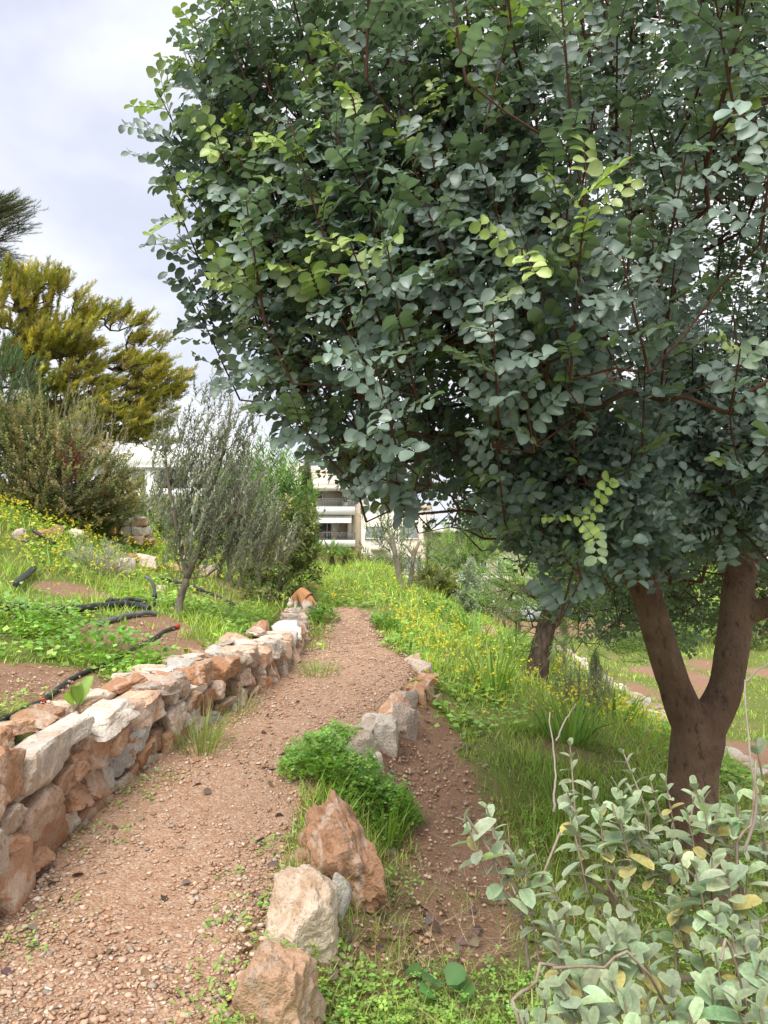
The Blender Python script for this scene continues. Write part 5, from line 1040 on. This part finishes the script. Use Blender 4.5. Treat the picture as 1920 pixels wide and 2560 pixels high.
e_.slab('wall', 1060, 1330, 1325, 1600, M['cream_wall'], -1.5, 8); e_.slab('roof_slab', 1060, 1330, 1322, 1332, M['pale_wall'], .3, 2); e_.slab('balcony_slab', 1140, 1330, 1440, 1451, M['pale_wall'], .6, 2.2); e_.railing(1150, 1330, 1417, 1440, .55); e_.slab('wall', 1060, 1172, 1451, 1600, M['pale_wall'], .3, 2)
e_.window(1080, 1102, 1400, 1421, -1.45, None, 0); e_.window(1190, 1222, 1395, 1436, -1.45, None, 1); e_.window(1176, 1240, 1457, 1500, -1.45, M['shutter'], 2); e_.window(1250, 1290, 1395, 1436, -1.45, None, 1)
# street and parked cars
m, t = mat('asphalt'); tcn = t.nodes.new('ShaderNodeTexCoord'); q = noise(t, tcn.outputs['Object'], 30, 5); finish(t, mixc(t, q, (.04, .04, .042), (.07, .07, .07)), .9, .2); M['asphalt'] = m
xs2 = np.linspace(-6, 40, 60); ys2 = np.linspace(42.5, 49.5, 8); X2, Y2 = np.meshgrid(xs2, ys2); Z2 = height(X2, Y2) + .05
idx = np.arange(X2.size).reshape(X2.shape); road = mesh('road', np.stack([X2, Y2, Z2], -1).reshape(-1, 3), np.stack([idx[:-1, :-1], idx[:-1, 1:], idx[1:, 1:], idx[1:, :-1]], -1).reshape(-1, 4), M['asphalt'], None, True); tag(road, kind='structure')
M['car_white'] = plain('white_car_paint', (.72, .74, .76), .25, .6, 0, .02); M['car_grey'] = plain('silver_car_paint', (.42, .45, .48), .25, .6, .3, .02); M['tyre'] = plain('tyre', (.02, .02, .02), .8); M['lamp'] = plain('lamp_glass', (.6, .6, .6), .15, .6)
def car(loc, label, paint, rz):
    o = thing('parked_car', label, 'car', loc, 'cars parked in the street', rz)
    prof = np.array([(-2.1, .35), (-2.12, .62), (-2.0, .82), (-1.2, .95), (-.55, 1.40), (.85, 1.46), (1.65, 1.05), (2.02, .98), (2.1, .6), (2.06, .32)]); yy_ = np.array([-.82, -.78, -.62]); V = []; F = []; n = len(prof)
    ring = []
    for s_, w_ in ((-1, 0), (-1, 1), (1, 1), (1, 0)):
        for x_, z_ in prof:
            tuck = .16 if z_ > 1.2 else (.02 if z_ > .9 else 0)
            V.append([x_ * (.985 if w_ == 0 else 1), s_ * ((.86 if w_ == 0 else .78) - tuck), z_ - (.03 if w_ == 0 and z_ > 1.2 else 0)])
    for k in range(3):
        for i in range(n): j = (i + 1) % n; F.append([k * n + i, k * n + j, (k + 1) * n + j, (k + 1) * n + i])
    V = np.array(V); c0 = len(V); V = np.r_[V, [[0, -.86, .8], [0, .86, .8]]]; F = [[f[0], f[1], f[2]] for f in F] + [[f[0], f[2], f[3]] for f in F]
    F += [[c0, (i + 1) % n, i] for i in range(n)] + [[c0 + 1, 3 * n + i, 3 * n + (i + 1) % n] for i in range(n)]
    mesh('body', V, np.array(F), paint, None, False, o)
    for s_ in (-1, 1):
        W1 = np.array([[-.95, s_ * .845, .98], [.05, s_ * .845, .98], [.05, s_ * .715, 1.36], [-.5, s_ * .715, 1.36]]); W2 = np.array([[.12, s_ * .845, .98], [1.4, s_ * .845, 1.0], [.85, s_ * .715, 1.38], [.12, s_ * .715, 1.36]])
        for W_ in (W1, W2): mesh('window', W_ + [0, s_ * .012, 0], np.array([[0, 1, 2, 3]]), M['glass'], None, False, o)
        for wx in (-1.3, 1.28):
            g = Geo(); V, F = tube(np.array([[wx, s_ * .62, .32], [wx, s_ * .8, .32], [wx, s_ * .87, .32]]), [.32, .32, .29], 20); g.add(V, F); wh = g.build('wheel', M['tyre'], o, (0, 0, 0), True)
            g = Geo(); V, F = tube(np.array([[wx, s_ * .8, .32], [wx, s_ * .885, .32]]), [.2, .19], 14); g.add(V, F); g.build('rim', M['car_grey'], wh)
        boxo('headlight', -2.125, -2.02, s_ * .7 - .14, s_ * .7 + .14, .62, .76, M['lamp'], o)
    for (za, xa, zb, xb) in ((.97, -1.2, 1.37, -.56), (1.07, 1.66, 1.42, .9)):
        W_ = np.array([[xa, -.7, za], [xa, .7, za], [xb, .56, zb], [xb, -.56, zb]]) + [(-.015 if xa < 0 else .02), 0, .02]; mesh('windscreen' if xa < 0 else 'rear_window', W_, np.array([[0, 1, 2, 3]]), M['glass'], None, False, o)
    return o
p = at(1258, 1560, 44.5); car((p[0], 44.5, hgt(p[0], 44.5) + .06 + .25), 'white car parked below the crest, half hidden by the slope', M['car_white'], .12)
p = at(1400, 1560, 46); car((p[0], 46.8, hgt(p[0], 46.8) + .06 + .2), 'silver car parked further right, seen through the pine needles', M['car_grey'], .05)
b = at(1222, 1535, 30); b[2] = b[2] - .6
plant('red_shrub', 'small reddish shrub beside the parked white car', 'bush', [([b, b + [0, 0, .3], b + [0, 0, .6]], None)], [(b + [0, 0, .55], (.55, .4, .5), 1)], 90, M['leaf'], M['olive_bark'], kind='small', shoot=(.15, .3), per=14, size=.1, cols=((.26, .05, .03), (.2, .09, .04)), seed=411, trunk_r=.02)

# ------------------------------------------------------------------ irrigation hoses
M['hose'] = plain('black_plastic_pipe', (.035, .037, .042), .5, .4, 0, .3, 8); M['hose_grey'] = plain('grey_plastic_pipe', (.13, .14, .15), .55, .4, 0, .2, 8); M['red_tape'] = plain('red_fitting', (.5, .04, .03), .5, .4)
def hose(pix, r, label, mt='hose', lift=0.0, fittings=(), name='irrigation_hose'):
    Q = np.array([hit(*p) for p in pix]); Q = spline(Q, 8 * len(pix)); Q[:, 2] = np.maximum(height(Q[:, 0], Q[:, 1]) + r * .75, Q[:, 2] - .05) + lift; Q = spline(Q[::2], 10 * len(pix))
    o = thing(name, label, 'hose', Q[0], 'irrigation hoses'); g = Geo(); V, F = tube(Q - Q[0], r, 10); g.add(V, F); g.build('pipe', M[mt], o, (0, 0, 0), True)
    for f, kind in fittings:
        i = int(f * (len(Q) - 3)); g = Geo(); V, F = tube(Q[[i, i + 1, i + 2]] - Q[0], r * (1.28 if kind == 'red_tape' else 1.4), 10); g.add(V, F); g.build('tape' if kind == 'red_tape' else 'coupling', M[kind], o, (0, 0, 0), True)
hose([(-40, 1832), (0, 1808), (60, 1783), (95, 1765), (130, 1742), (160, 1718), (182, 1702), (216, 1688), (250, 1672), (278, 1660), (305, 1645), (352, 1620), (400, 1592), (452, 1566)], .014, 'long thin black hose with red fittings running from the left edge up to the olive', 'hose', .006, [(.25, 'red_tape'), (1.0, 'red_tape')])
hose([(-30, 1528), (30, 1530), (75, 1533), (120, 1538), (165, 1537), (215, 1534), (262, 1528), (310, 1523), (352, 1527), (372, 1536)], .033, 'thick black pipe with couplings lying across the terrace left of the olive', 'hose', .02, [(.48, 'hose'), (.8, 'hose')])
hose([(268, 1522), (300, 1518), (335, 1517), (368, 1524)], .02, 'thinner black pipe lying behind the thick coupled one', 'hose', .05, [(.1, 'hose')])
hose([(245, 1568), (290, 1556), (340, 1544), (398, 1541)], .022, 'grey pipe half buried in the soil below the olive', 'hose_grey', .01)
hose([(390, 1462), (430, 1470), (480, 1482), (530, 1502), (565, 1520), (590, 1536)], .024, 'black pipe arching over the ground right of the olive trunk', 'hose', .06)
hose([(505, 1518), (540, 1524), (590, 1540)], .017, 'short black pipe meeting the arching one right of the olive', 'hose', .02)
hose([(40, 1482), (60, 1462), (86, 1438)], .034, 'stub of thick dark pipe sticking out of the weeds on the left', 'hose', .05)
hose([(82, 1342), (110, 1358), (140, 1374)], .022, 'dark hose among yellow flowers under the big shrub', 'hose', .05)
hose([(285, 1368), (300, 1380), (312, 1390), (330, 1412), (362, 1408)], .02, 'dark hose winding between the rocks on the left bank', 'hose', .03)
p = hit(385, 1515); o = thing('stand_pipe', 'grey upright stand pipe left of the olive trunk', 'pipe', p); g = Geo(); V, F = tube(np.array([[0, 0, -.05], [.01, 0, .12], [0, 0, .25], [-.05, 0, .33], [-.12, 0, .37]]) * .8, .016, 10); g.add(V, F); g.build('pipe', M['hose_grey'], o, (0, 0, 0), True)
g = Geo(); V, F = tube(np.array([[.008, 0, .08], [.008, 0, .12]]), .024, 10); g.add(V, F); g.build('valve', M['hose'], o)

# ------------------------------------------------------------------ the cat at the end of the wall
cp = at(757, 1524, 9.55); cz = hgt(cp[0] + .08, cp[1]); foot = cp[2]
cat_ = thing('cat', 'orange and white cat with lowered head standing at the far end of the stone wall', 'cat', cp, rz=math.radians(-48)); cat_.scale = (.82,) * 3
J = [((.05, 0, .22), .085), ((-.03, -.01, .25), .09), ((-.11, -.02, .225), .085), ((-.165, -.03, .16), .055), ((-.19, -.05, .10), .050), ((-.205, -.09, .065), .046), ((-.215, -.125, .045), .026),      # spine .. neck .. head .. muzzle
     ((.13, .02, .17), .075), ((.16, .05, .07), .05), ((.135, .05, -.01), .03), ((.155, .05, -.08), .022), ((.13, .045, -.105), .022),      # far hind leg
     ((.135, -.045, .06), .055), ((.11, -.05, -.01), .032), ((.135, -.05, -.085), .023), ((.105, -.055, -.105), .022),      # near hind leg
     ((-.10, -.05, .13), .042), ((-.095, -.055, .06), .028), ((-.10, -.06, .01), .022), ((-.12, -.065, .0), .020), ((-.11, .03, .13), .042), ((-.115, .035, .06), .028), ((-.12, .035, .01), .022), ((-.14, .03, .0), .020),
     ((.20, .03, .15), .022), ((.25, .06, .08), .020), ((.27, .08, .0), .019), ((.25, .10, -.06), .015)]
ED = [(0, 1), (1, 2), (2, 3), (3, 4), (4, 5), (5, 6), (0, 7), (7, 8), (8, 9), (9, 10), (10, 11), (7, 12), (12, 13), (13, 14), (14, 15), (2, 16), (16, 17), (17, 18), (18, 19), (2, 20), (20, 21), (21, 22), (22, 23), (7, 24), (24, 25), (25, 26), (26, 27)]
me = bpy.data.meshes.new('body'); me.from_pydata([j[0] for j in J], ED, []); co_ = bpy.data.objects.new('body', me); COL.objects.link(co_); co_.parent = cat_
sk = co_.modifiers.new('skin', 'SKIN'); sk.use_smooth_shade = True
for i, v_ in enumerate(me.skin_vertices[0].data): v_.radius = (J[i][1],) * 2; v_.use_root = i == 0
co_.modifiers.new('sub', 'SUBSURF').render_levels = 2; co_.modifiers['sub'].levels = 2
m, t = mat('cat_fur'); tcn = t.nodes.new('ShaderNodeTexCoord'); sp = t.nodes.new('ShaderNodeSeparateXYZ'); t.links.new(tcn.outputs['Object'], sp.inputs[0]); nz1 = noise(t, tcn.outputs['Object'], 9, 3)
wv = N(t, 'ShaderNodeTexWave', Scale=9.0, Distortion=4.0, Detail=2.0); t.links.new(tcn.outputs['Object'], wv.inputs['Vector'])
org_ = mixc(t, ramp(t, wv.outputs[0], [(.3, 0.0), (.7, 1.0)]), (.41, .20, .095), (.47, .245, .12))
ad = N(t, 'ShaderNodeMath', operation='MULTIPLY_ADD'); t.links.new(nz1, ad.inputs[0]); ad.inputs[1].default_value = .18; t.links.new(sp.outputs['Z'], ad.inputs[2])
wl_ = ramp(t, ad.outputs[0], [(.185, 1.0), (.215, 0.0)]); hx = ramp(t, sp.outputs['X'], [(.0, 1.0), (.01, 0.0)])
lo_ = N(t, 'ShaderNodeMath', operation='LESS_THAN'); t.links.new(sp.outputs['X'], lo_.inputs[0]); lo_.inputs[1].default_value = -.17
leg = N(t, 'ShaderNodeMath', operation='LESS_THAN'); t.links.new(sp.outputs['Z'], leg.inputs[0]); leg.inputs[1].default_value = -.02
mx_ = N(t, 'ShaderNodeMath', operation='MAXIMUM'); t.links.new(lo_.outputs[0], mx_.inputs[0]); t.links.new(leg.outputs[0], mx_.inputs[1])
mx2 = N(t, 'ShaderNodeMath', operation='MAXIMUM'); t.links.new(mx_.outputs[0], mx2.inputs[0]); t.links.new(wl_, mx2.inputs[1])
finish(t, mixc(t, mx2.outputs[0], org_, (.62, .57, .5)), .9, .1, bump(t, noise(t, tcn.outputs['Object'], 120, 2), .4, .004)); me.materials.append(m)
for s_ in (-1, 1):
    g = Geo(); g.add(np.array([[-.03, 0, 0], [.03, 0, 0], [0, 0, .055], [0, .015, .0]]), [[0, 1, 2], [1, 3, 2], [3, 0, 2]]); e2 = g.build('ear', m, cat_, (-.19, -.075 + s_ * .028, .125))
# ------------------------------------------------------------------ ground plants
rng = RNG(501)
def scatter(n, ylo, yhi, side=.62, pw=1.0):
    Y = np.exp(rng.uniform(math.log(ylo), math.log(yhi), n)); X = rng.uniform(-1, 1, n) * (side * Y + .5); return X, Y
# grass blades
X, Y = scatter(370000, 1.25, 26)
cvr = cover_at(X, Y); tuft = n2(X, Y, 2.6, 61, 3); low_left = (X < wall_l(Y)) & (Y < 8)
ok = (rng.random(len(X)) < cvr * np.clip(.62 + .8 * tuft, .06, 1) * np.where(low_left, .75, 1)) & ~((X > wall_l(Y) - .33) & (X < wall_l(Y) + .05) & (Y < 9.5))
X, Y = X[ok], Y[ok]; n = len(X); tuft = tuft[ok]; cvr = cvr[ok]
flat = X > 3.1; left = X < wall_l(Y); fresh = fresh_at(X, Y); Z = height(X, Y) - .005
h = .075 * np.exp(rng.normal(0, .38, n)) * (1 + .7 * np.clip(tuft, -.3, 1)) * np.where(left, np.where(Y < 8, .8, 1.2), np.where(Y < 7, .9, 1.25)) * np.where(flat, .4, 1) * (.5 + .5 * cvr) * (1 + .02 * Y)
dry = rng.random(n) < np.clip(.24 - .3 * fresh + np.where(X > .2, .08, 0) * (Y < 6) + .05, .04, .6)
C = np.where(dry[:, None], vary(rng, n, (.46, .38, .20), .2), vary(rng, n, (.40, .53, .12), .22, .1) * (1 - .25 * (1 - fresh))[:, None] * np.array([1, 1, 1]))
az = rng.random(n) * 6.283; lean = rng.uniform(.1, .75, n) + dry * .35
D = unit(np.stack([np.cos(az) * lean, np.sin(az) * lean, np.ones(n)], -1)); NN = np.stack([np.cos(az), np.sin(az), np.zeros(n)], -1) * -1 + rng.normal(0, .3, (n, 3))
g = Geo(); inst(g, 'blade', np.stack([X, Y, Z], -1), D, -NN, h, C, np.clip(.55 + .16 * Y, .8, 3.2) * .075 / h * np.exp(rng.normal(0, .2, n)), .3, rng)
print('grass blades', n)
tag(g.build('grass', M['grass']), 'fresh green and dry grass covering the slopes', 'grass', None, 'stuff')
# clover and small leafy weeds carpeting the ground
X, Y = scatter(150000, 1.3, 18); cl = n2(X, Y, 1.1, 71, 3); left = X < wall_l(Y) - .25
ok = rng.random(len(X)) < cover_at(X, Y) * np.clip(np.where(left, .45, .2) + .9 * cl, 0, 1) * (X < 3.0); ok &= ~((X > wall_l(Y) - .33) & (X < wall_l(Y) + .05) & (Y < 9.5))
X, Y = X[ok], Y[ok]; n = len(X); left = X < wall_l(Y) - .25; g = Geo(); near = Y < 5.0
H = rng.uniform(.015, .085, n) * np.where(left, 1.2, .9); P = np.stack([X, Y, height(X, Y) + H], -1); Cc = vary(rng, n, (.31, .47, .11), .2, .08) * (.75 + .5 * H / .1)[:, None]
az = rng.random(n) * 6.283; D = np.stack([np.cos(az), np.sin(az), rng.normal(0, .25, n)], -1); NN = UP + rng.normal(0, .3, (n, 3)); S = rng.uniform(.010, .02, n) * (1 + .05 * Y)
print('clover', n, near.sum())
inst(g, 'trefoil', P[near], D[near], NN[near], S[near], Cc[near]); inst(g, 'small', P[~near], D[~near], NN[~near], S[~near] * 2.6, Cc[~near], 1.6)
tag(g.build('clover', M['leaf']), 'bright green clover carpeting the banks', 'clover', None, 'stuff')
# yellow flowers
FL = [(60, 1290, 1.0, 1.3, 260), (180, 1340, 1.2, 1.5, 260), (300, 1350, 1.5, 1.6, 260), (400, 1360, 1.2, 1.5, 180), (100, 1400, .8, .8, 80), (20, 1350, .7, 1, 140), (980, 1580, .35, 1.4, 40), (1050, 1600, .4, 1.4, 50), (1130, 1620, .4, 1.3, 50), (1090, 1560, .6, 1.8, 40), (1000, 1530, .8, 2.0, 50), (1080, 1680, .35, .7, 45), (1180, 1680, .4, .8, 45), (1500, 1730, .5, 1.2, 60), (1560, 1800, .35, .7, 80), (1620, 1830, .25, .6, 70), (1480, 1800, .3, .6, 70), (1340, 1680, .5, 1.2, 90), (835, 1528, .15, .2, 40), (905, 1480, .9, 2, 60), (1130, 1500, .9, 2, 90), (740, 1500, .4, .5, 14), (60, 1600, .8, .8, 8), (1300, 1760, .5, .8, 60)]
PX, PY = [], []
for sx, sy, rx, ry, k in FL: p = hit(sx, sy); PX.append(p[0] + rng.normal(0, rx, k)); PY.append(p[1] + rng.normal(0, ry * .7, k))
PX, PY = np.concatenate(PX), np.concatenate(PY); ok = ~((PX > wall_l(PY) - .2) & (PX < edge_r(PY) + .1) & (PY < 10.2)) & (PY > 2) & (PX < 2.95); PX, PY = PX[ok], PY[ok]; n = len(PX)
H = rng.uniform(.12, .26, n); base_ = np.stack([PX, PY, height(PX, PY)], -1); top = base_ + np.c_[rng.normal(0, .03, (n, 2)), H]
g = Geo(); gs = Geo(); inst(gs, 'needle', base_, top - base_, rng.normal(0, 1, (n, 3)), np.linalg.norm(top - base_, axis=1), vary(rng, n, (.17, .26, .05)), 1.2 * .1 / H)
for k in range(3):
    q = top + rng.normal(0, .018, (n, 3)) * (k > 0); ax = unit(rng.normal(0, .6, (n, 3)) + UP); s1 = unit(np.cross(ax, rng.normal(0, 1, (n, 3)))); s2 = np.cross(ax, s1); Cf = vary(rng, n, (.78, .72, .10), .12, .05)
    for j in range(5):
        a = j * 1.2566; rd = s1 * math.cos(a) + s2 * math.sin(a); inst(g, 'small', q, unit(rd + ax * .7), unit(ax - rd * .5), rng.uniform(.011, .017, n) * (1 + .03 * PY), Cf, 1.2)
tag(g.build('yellow_flowers', M['petal']), 'yellow sorrel flowers dotted over the grassy banks', 'flowers', None, 'stuff'); tag(gs.build('flower_stems', M['grass']), 'thin green stems carrying the yellow flowers', 'stems', None, 'stuff')
# fallen leaves and dry stalks on the bank and path
X, Y = [], []
for sx, sy, rx, ry, k in [(900, 2350, .25, .3, 45), (1050, 2300, .3, .3, 40), (1100, 2450, .25, .2, 30), (820, 2450, .12, .2, 25), (960, 2200, .15, .2, 20), (700, 1850, .2, .5, 10), (400, 2200, .4, .6, 12), (100, 2300, .15, .3, 10), (600, 1950, .2, .4, 8), (1150, 2000, .2, .4, 20), (1200, 1850, .4, .4, 16), (1000, 1800, .15, .3, 16)]:
    p = hit(sx, sy); X.append(p[0] + rng.normal(0, rx, k)); Y.append(p[1] + rng.normal(0, ry, k))
X, Y = np.concatenate(X), np.concatenate(Y); ok = (X > wall_l(Y) + .03); X, Y = X[ok], Y[ok]; n = len(X); az = rng.random(n) * 6.283; g = Geo()
inst(g, 'oval', np.stack([X, Y, height(X, Y) + .016], -1), np.stack([np.cos(az), np.sin(az), rng.normal(0, .2, n)], -1), UP + rng.normal(0, .35, (n, 3)), rng.uniform(.025, .055, n), vary(rng, n, (.17, .12, .09), .35, .12), 1.0, .9, rng)
k = 700; bx = np.array([hit(sx, sy)[:2] for sx, sy in [(900, 2350), (1050, 2300), (1100, 2450), (980, 2480), (1200, 2350), (1150, 2150), (550, 1880), (1250, 1830)]]); i = rng.integers(0, len(bx), k); X = bx[i, 0] + rng.normal(0, .2, k); Y = bx[i, 1] + rng.normal(0, .25, k); az = rng.random(k) * 6.283
ok = (X > edge_r(Y) + .05); X, Y, az = X[ok], Y[ok], az[ok]; k = len(X)
inst(g, 'needle', np.stack([X, Y, height(X, Y) + .02], -1), np.stack([np.cos(az), np.sin(az), rng.uniform(0, .5, k)], -1), UP + rng.normal(0, .3, (k, 3)), rng.uniform(.08, .25, k), vary(rng, k, (.42, .34, .20), .2), .35)
tag(g.build('leaf_litter', M['dead']), 'brown fallen leaves and straw on the bank beside the path', 'litter', None, 'stuff')

# single plants one can point at
def leafy(name, label, sx, sy, n, size, col, spread, h_, kind='oval', cat='plant', group=None, up=.5, stalk=True, wid=1.0, seed=0, mt='leaf', d=None, parts=False):
    r = RNG(seed); p = hit(sx, sy) if d is None else ground_at(sx, d); o = thing(name, label, cat, p, group); az = r.random(n) * 6.283; rr_ = spread * np.sqrt(r.random(n)) * (1 + .45 * vnoise(np.stack([np.cos(az) * 1.7 + seed, np.sin(az) * 1.7, np.zeros(n)], -1), 3)); hh_ = h_ * r.uniform(.35, 1, n) * np.clip(1.15 - .6 * (rr_ / spread) ** 2, .25, 2) * (1 + .5 * vnoise(np.stack([np.cos(az) * rr_ / spread * 2.2 + seed * 3, np.sin(az) * rr_ / spread * 2.2, np.zeros(n)], -1), 7))
    q = np.stack([np.cos(az) * rr_, np.sin(az) * rr_, np.zeros(n)], -1); q[:, 2] = height(p[0] + q[:, 0], p[1] + q[:, 1]) - p[2] + hh_
    D = unit(np.stack([np.cos(az), np.sin(az), np.full(n, up)], -1) + r.normal(0, .3, (n, 3))); NN = UP - D * .3 + r.normal(0, .25, (n, 3)); S = size * r.uniform(.65, 1.2, n); C = vary(r, n, col, .18, .07)
    if parts:
        for i in range(n):
            g = Geo(); inst(g, kind, np.zeros((1, 3)), D[i:i + 1], NN[i:i + 1], S[i:i + 1], C[i:i + 1], wid, .4, r); g.build('leaf', M[mt], o, q[i])
    else:
        g = Geo(); inst(g, kind, q, D, NN, S, C, wid, .3, r); tag(g.build('leaves', M[mt], o), kind='stuff')
    if stalk:
        root = np.stack([q[:, 0] * .35, q[:, 1] * .35, np.full(n, -.02)], -1); g = Geo(); v_ = q - root; inst(g, 'needle', root, v_, r.normal(0, 1, (n, 3)), np.linalg.norm(v_, axis=1) * 1.05, vary(r, n, (.2, .26, .08)), .8 * .06 / np.maximum(h_, .03)); tag(g.build('stalks', M['grass'], o), kind='stuff')
    return o
leafy('clover_clump', 'lush mound of clover spilling over the path edge above the tall orange boulder', 815, 1950, 1000, .029, (.30, .48, .12), .26, .24, 'trefoil', stalk=True, seed=1)
leafy('clover_clump', 'darker clover clump hanging down the bank behind the tall boulder', 965, 2060, 800, .028, (.26, .43, .11), .2, .24, 'trefoil', seed=2)
leafy('clover_clump', 'smaller clover patch against the white stones of the low wall', 840, 1880, 400, .026, (.30, .46, .12), .15, .14, 'trefoil', seed=3)
leafy('mallow_clump', 'leafy mallow clump in the weeds above the near wall', 270, 1650, 330, .045, (.20, .36, .08), .42, .2, 'oval', seed=4, wid=1.25)
leafy('mallow_clump', 'green mallow clump left of the short hose in the weeds', 60, 1580, 330, .042, (.21, .37, .09), .5, .2, 'oval', seed=5, wid=1.2)
leafy('mallow_plant', 'round-leaved mallow seedling at the bottom edge beside the sage', 1100, 2520, 11, .075, (.13, .27, .08), .10, .1, 'oval', seed=6, wid=1.5, parts=True, up=.25)
leafy('dock_plant', 'two upright pale green dock leaves on the terrace above the wall', 195, 1770, 5, .16, (.24, .36, .08), .03, .03, 'oval', seed=7, wid=.55, parts=True, up=1.8, stalk=False)
leafy('sorrel_clump', 'dark green sorrel clump with yellow flowers beside the cat', 806, 1560, 300, .045, (.17, .31, .07), .2, .17, 'small', seed=8, wid=1.4)
leafy('sorrel_clump', 'round green sorrel clump at the right edge of the far path', 962, 1580, 260, .045, (.19, .34, .08), .2, .16, 'small', seed=9, wid=1.4)
leafy('sorrel_clump', 'lush sorrel clump on the slope left of the strap-leaved clump', 1130, 1560, 420, .05, (.15, .29, .07), .5, .25, 'small', seed=10, wid=1.4)
for i, (sx, sy, nn_, s_, sp_, lb) in enumerate([(690, 2130, 40, .028, .10, 'low weed growing by the flat tan stone'), (600, 2290, 26, .03, .1, 'small weed just left of the rounded cream boulder'), (575, 2340, 22, .03, .08, 'weed left of the crumbling brown boulder'), (540, 2470, 30, .03, .12, 'weed on the path left of the brown boulder near the bottom'), (510, 2545, 26, .032, .1, 'weed cut by the bottom edge of the path'), (575, 2200, 14, .024, .05, 'tiny dark weed in the middle of the path'),
        (260, 2100, 50, .024, .16, 'weeds at the foot of the near wall stones'), (300, 2010, 60, .024, .16, 'weeds at the wall foot further along the path'), (390, 1960, 50, .026, .14, 'weeds under the tilted cream stone of the wall'), (150, 2310, 30, .02, .14, 'sparse weeds at the bottom left of the path'), (20, 2400, 40, .026, .12, 'weed clump at the left edge near the bottom'), (560, 1800, 40, .024, .15, 'weeds at the wall foot near the middle of the path'), (1000, 2230, 60, .03, .14, 'young green weeds on the bare bank'), (950, 2520, 40, .035, .12, 'weeds on the bank beside the crumbling boulder'), (880, 2440, 30, .034, .1, 'small round-leaved weed right of the crumbling boulder')]):
    leafy('weed', lb, sx, sy, int(nn_ * 1.4), s_ * .85, (.29, .43, .12), sp_ * 1.1, .05, 'oval', group='small weeds along the path', up=.25, stalk=False, seed=30 + i, wid=.7)
def tuft(name, label, sx, sy, n, L_, col, spread, wid, seed, lean=.5, d=None, group=None):
    r = RNG(seed); p = hit(sx, sy) if d is None else ground_at(sx, d); o = thing(name, label, 'plant', p, group); az = r.random(n) * 6.283; q = np.stack([np.cos(az), np.sin(az), np.zeros(n)], -1) * (spread * np.sqrt(r.random(n)))[:, None]
    le = r.uniform(.05, lean, n); D = unit(np.stack([np.cos(az) * le, np.sin(az) * le, np.ones(n)], -1) + r.normal(0, .1, (n, 3))); q[:, 2] = height(p[0] + q[:, 0], p[1] + q[:, 1]) - p[2] - .01
    g = Geo(); inst(g, 'blade', q, D, np.stack([np.cos(az), np.sin(az), np.zeros(n)], -1), L_ * r.uniform(.5, 1.15, n), vary(r, n, col, .2), wid, .6, r); tag(g.build('blades', M['grass'], o), kind='stuff'); return o
tuft('strap_clump', 'tall strap-leaved clump on the flowery slope left of the pine', 1235, 1730, 60, .5, (.24, .36, .09), .16, .9, 1, .45, group='strap-leaved clumps')
tuft('strap_clump', 'broad fountain of strap leaves below the rosemary on the slope', 1425, 1850, 130, .42, (.22, .34, .09), .2, .8, 2, .9, group='strap-leaved clumps')
tuft('strap_clump', 'tall green blades right of the strap-leaved clump near the dead sapling', 1285, 1650, 36, .55, (.23, .36, .09), .15, .9, 3, .4, group='strap-leaved clumps')
tuft('strap_clump', 'upright green blades beside the silvery sapling on the crest', 1180, 1600, 30, .45, (.22, .34, .09), .2, 1.0, 4, .4, group='strap-leaved clumps')
tuft('strap_clump', 'strap leaves right of the rosemary bush', 1540, 1800, 50, .4, (.22, .34, .09), .2, .9, 5, .7, group='strap-leaved clumps')
tuft('grass_tuft', 'long grass tuft leaning out of the wall foot by the path', 500, 1875, 170, .3, (.27, .34, .11), .16, .35, 6, .8, group='grass tufts by the path')
tuft('grass_tuft', 'yellowish grass tuft at the wall foot beyond the first tuft', 590, 1790, 90, .24, (.34, .35, .14), .14, .35, 7, .8, group='grass tufts by the path')
tuft('grass_tuft', 'grass growing at the end of the wall beside the path', 795, 1690, 160, .18, (.25, .36, .09), .18, .5, 8, .6, group='grass tufts by the path')
tuft('grass_tuft', 'tall grass tuft on the bank beside the clover clump', 970, 2110, 60, .32, (.25, .37, .08), .07, .45, 9, .5, group='grass tufts by the path')
tuft('grass_tuft', 'long grass standing on the slope below the bare soil', 1300, 1960, 90, .26, (.24, .36, .08), .3, .4, 10, .5, group='grass tufts by the path')
tuft('grass_tuft', 'long grass behind the sage left of the carob trunk', 1450, 2050, 180, .26, (.24, .36, .08), .35, .4, 11, .6, group='grass tufts by the path')
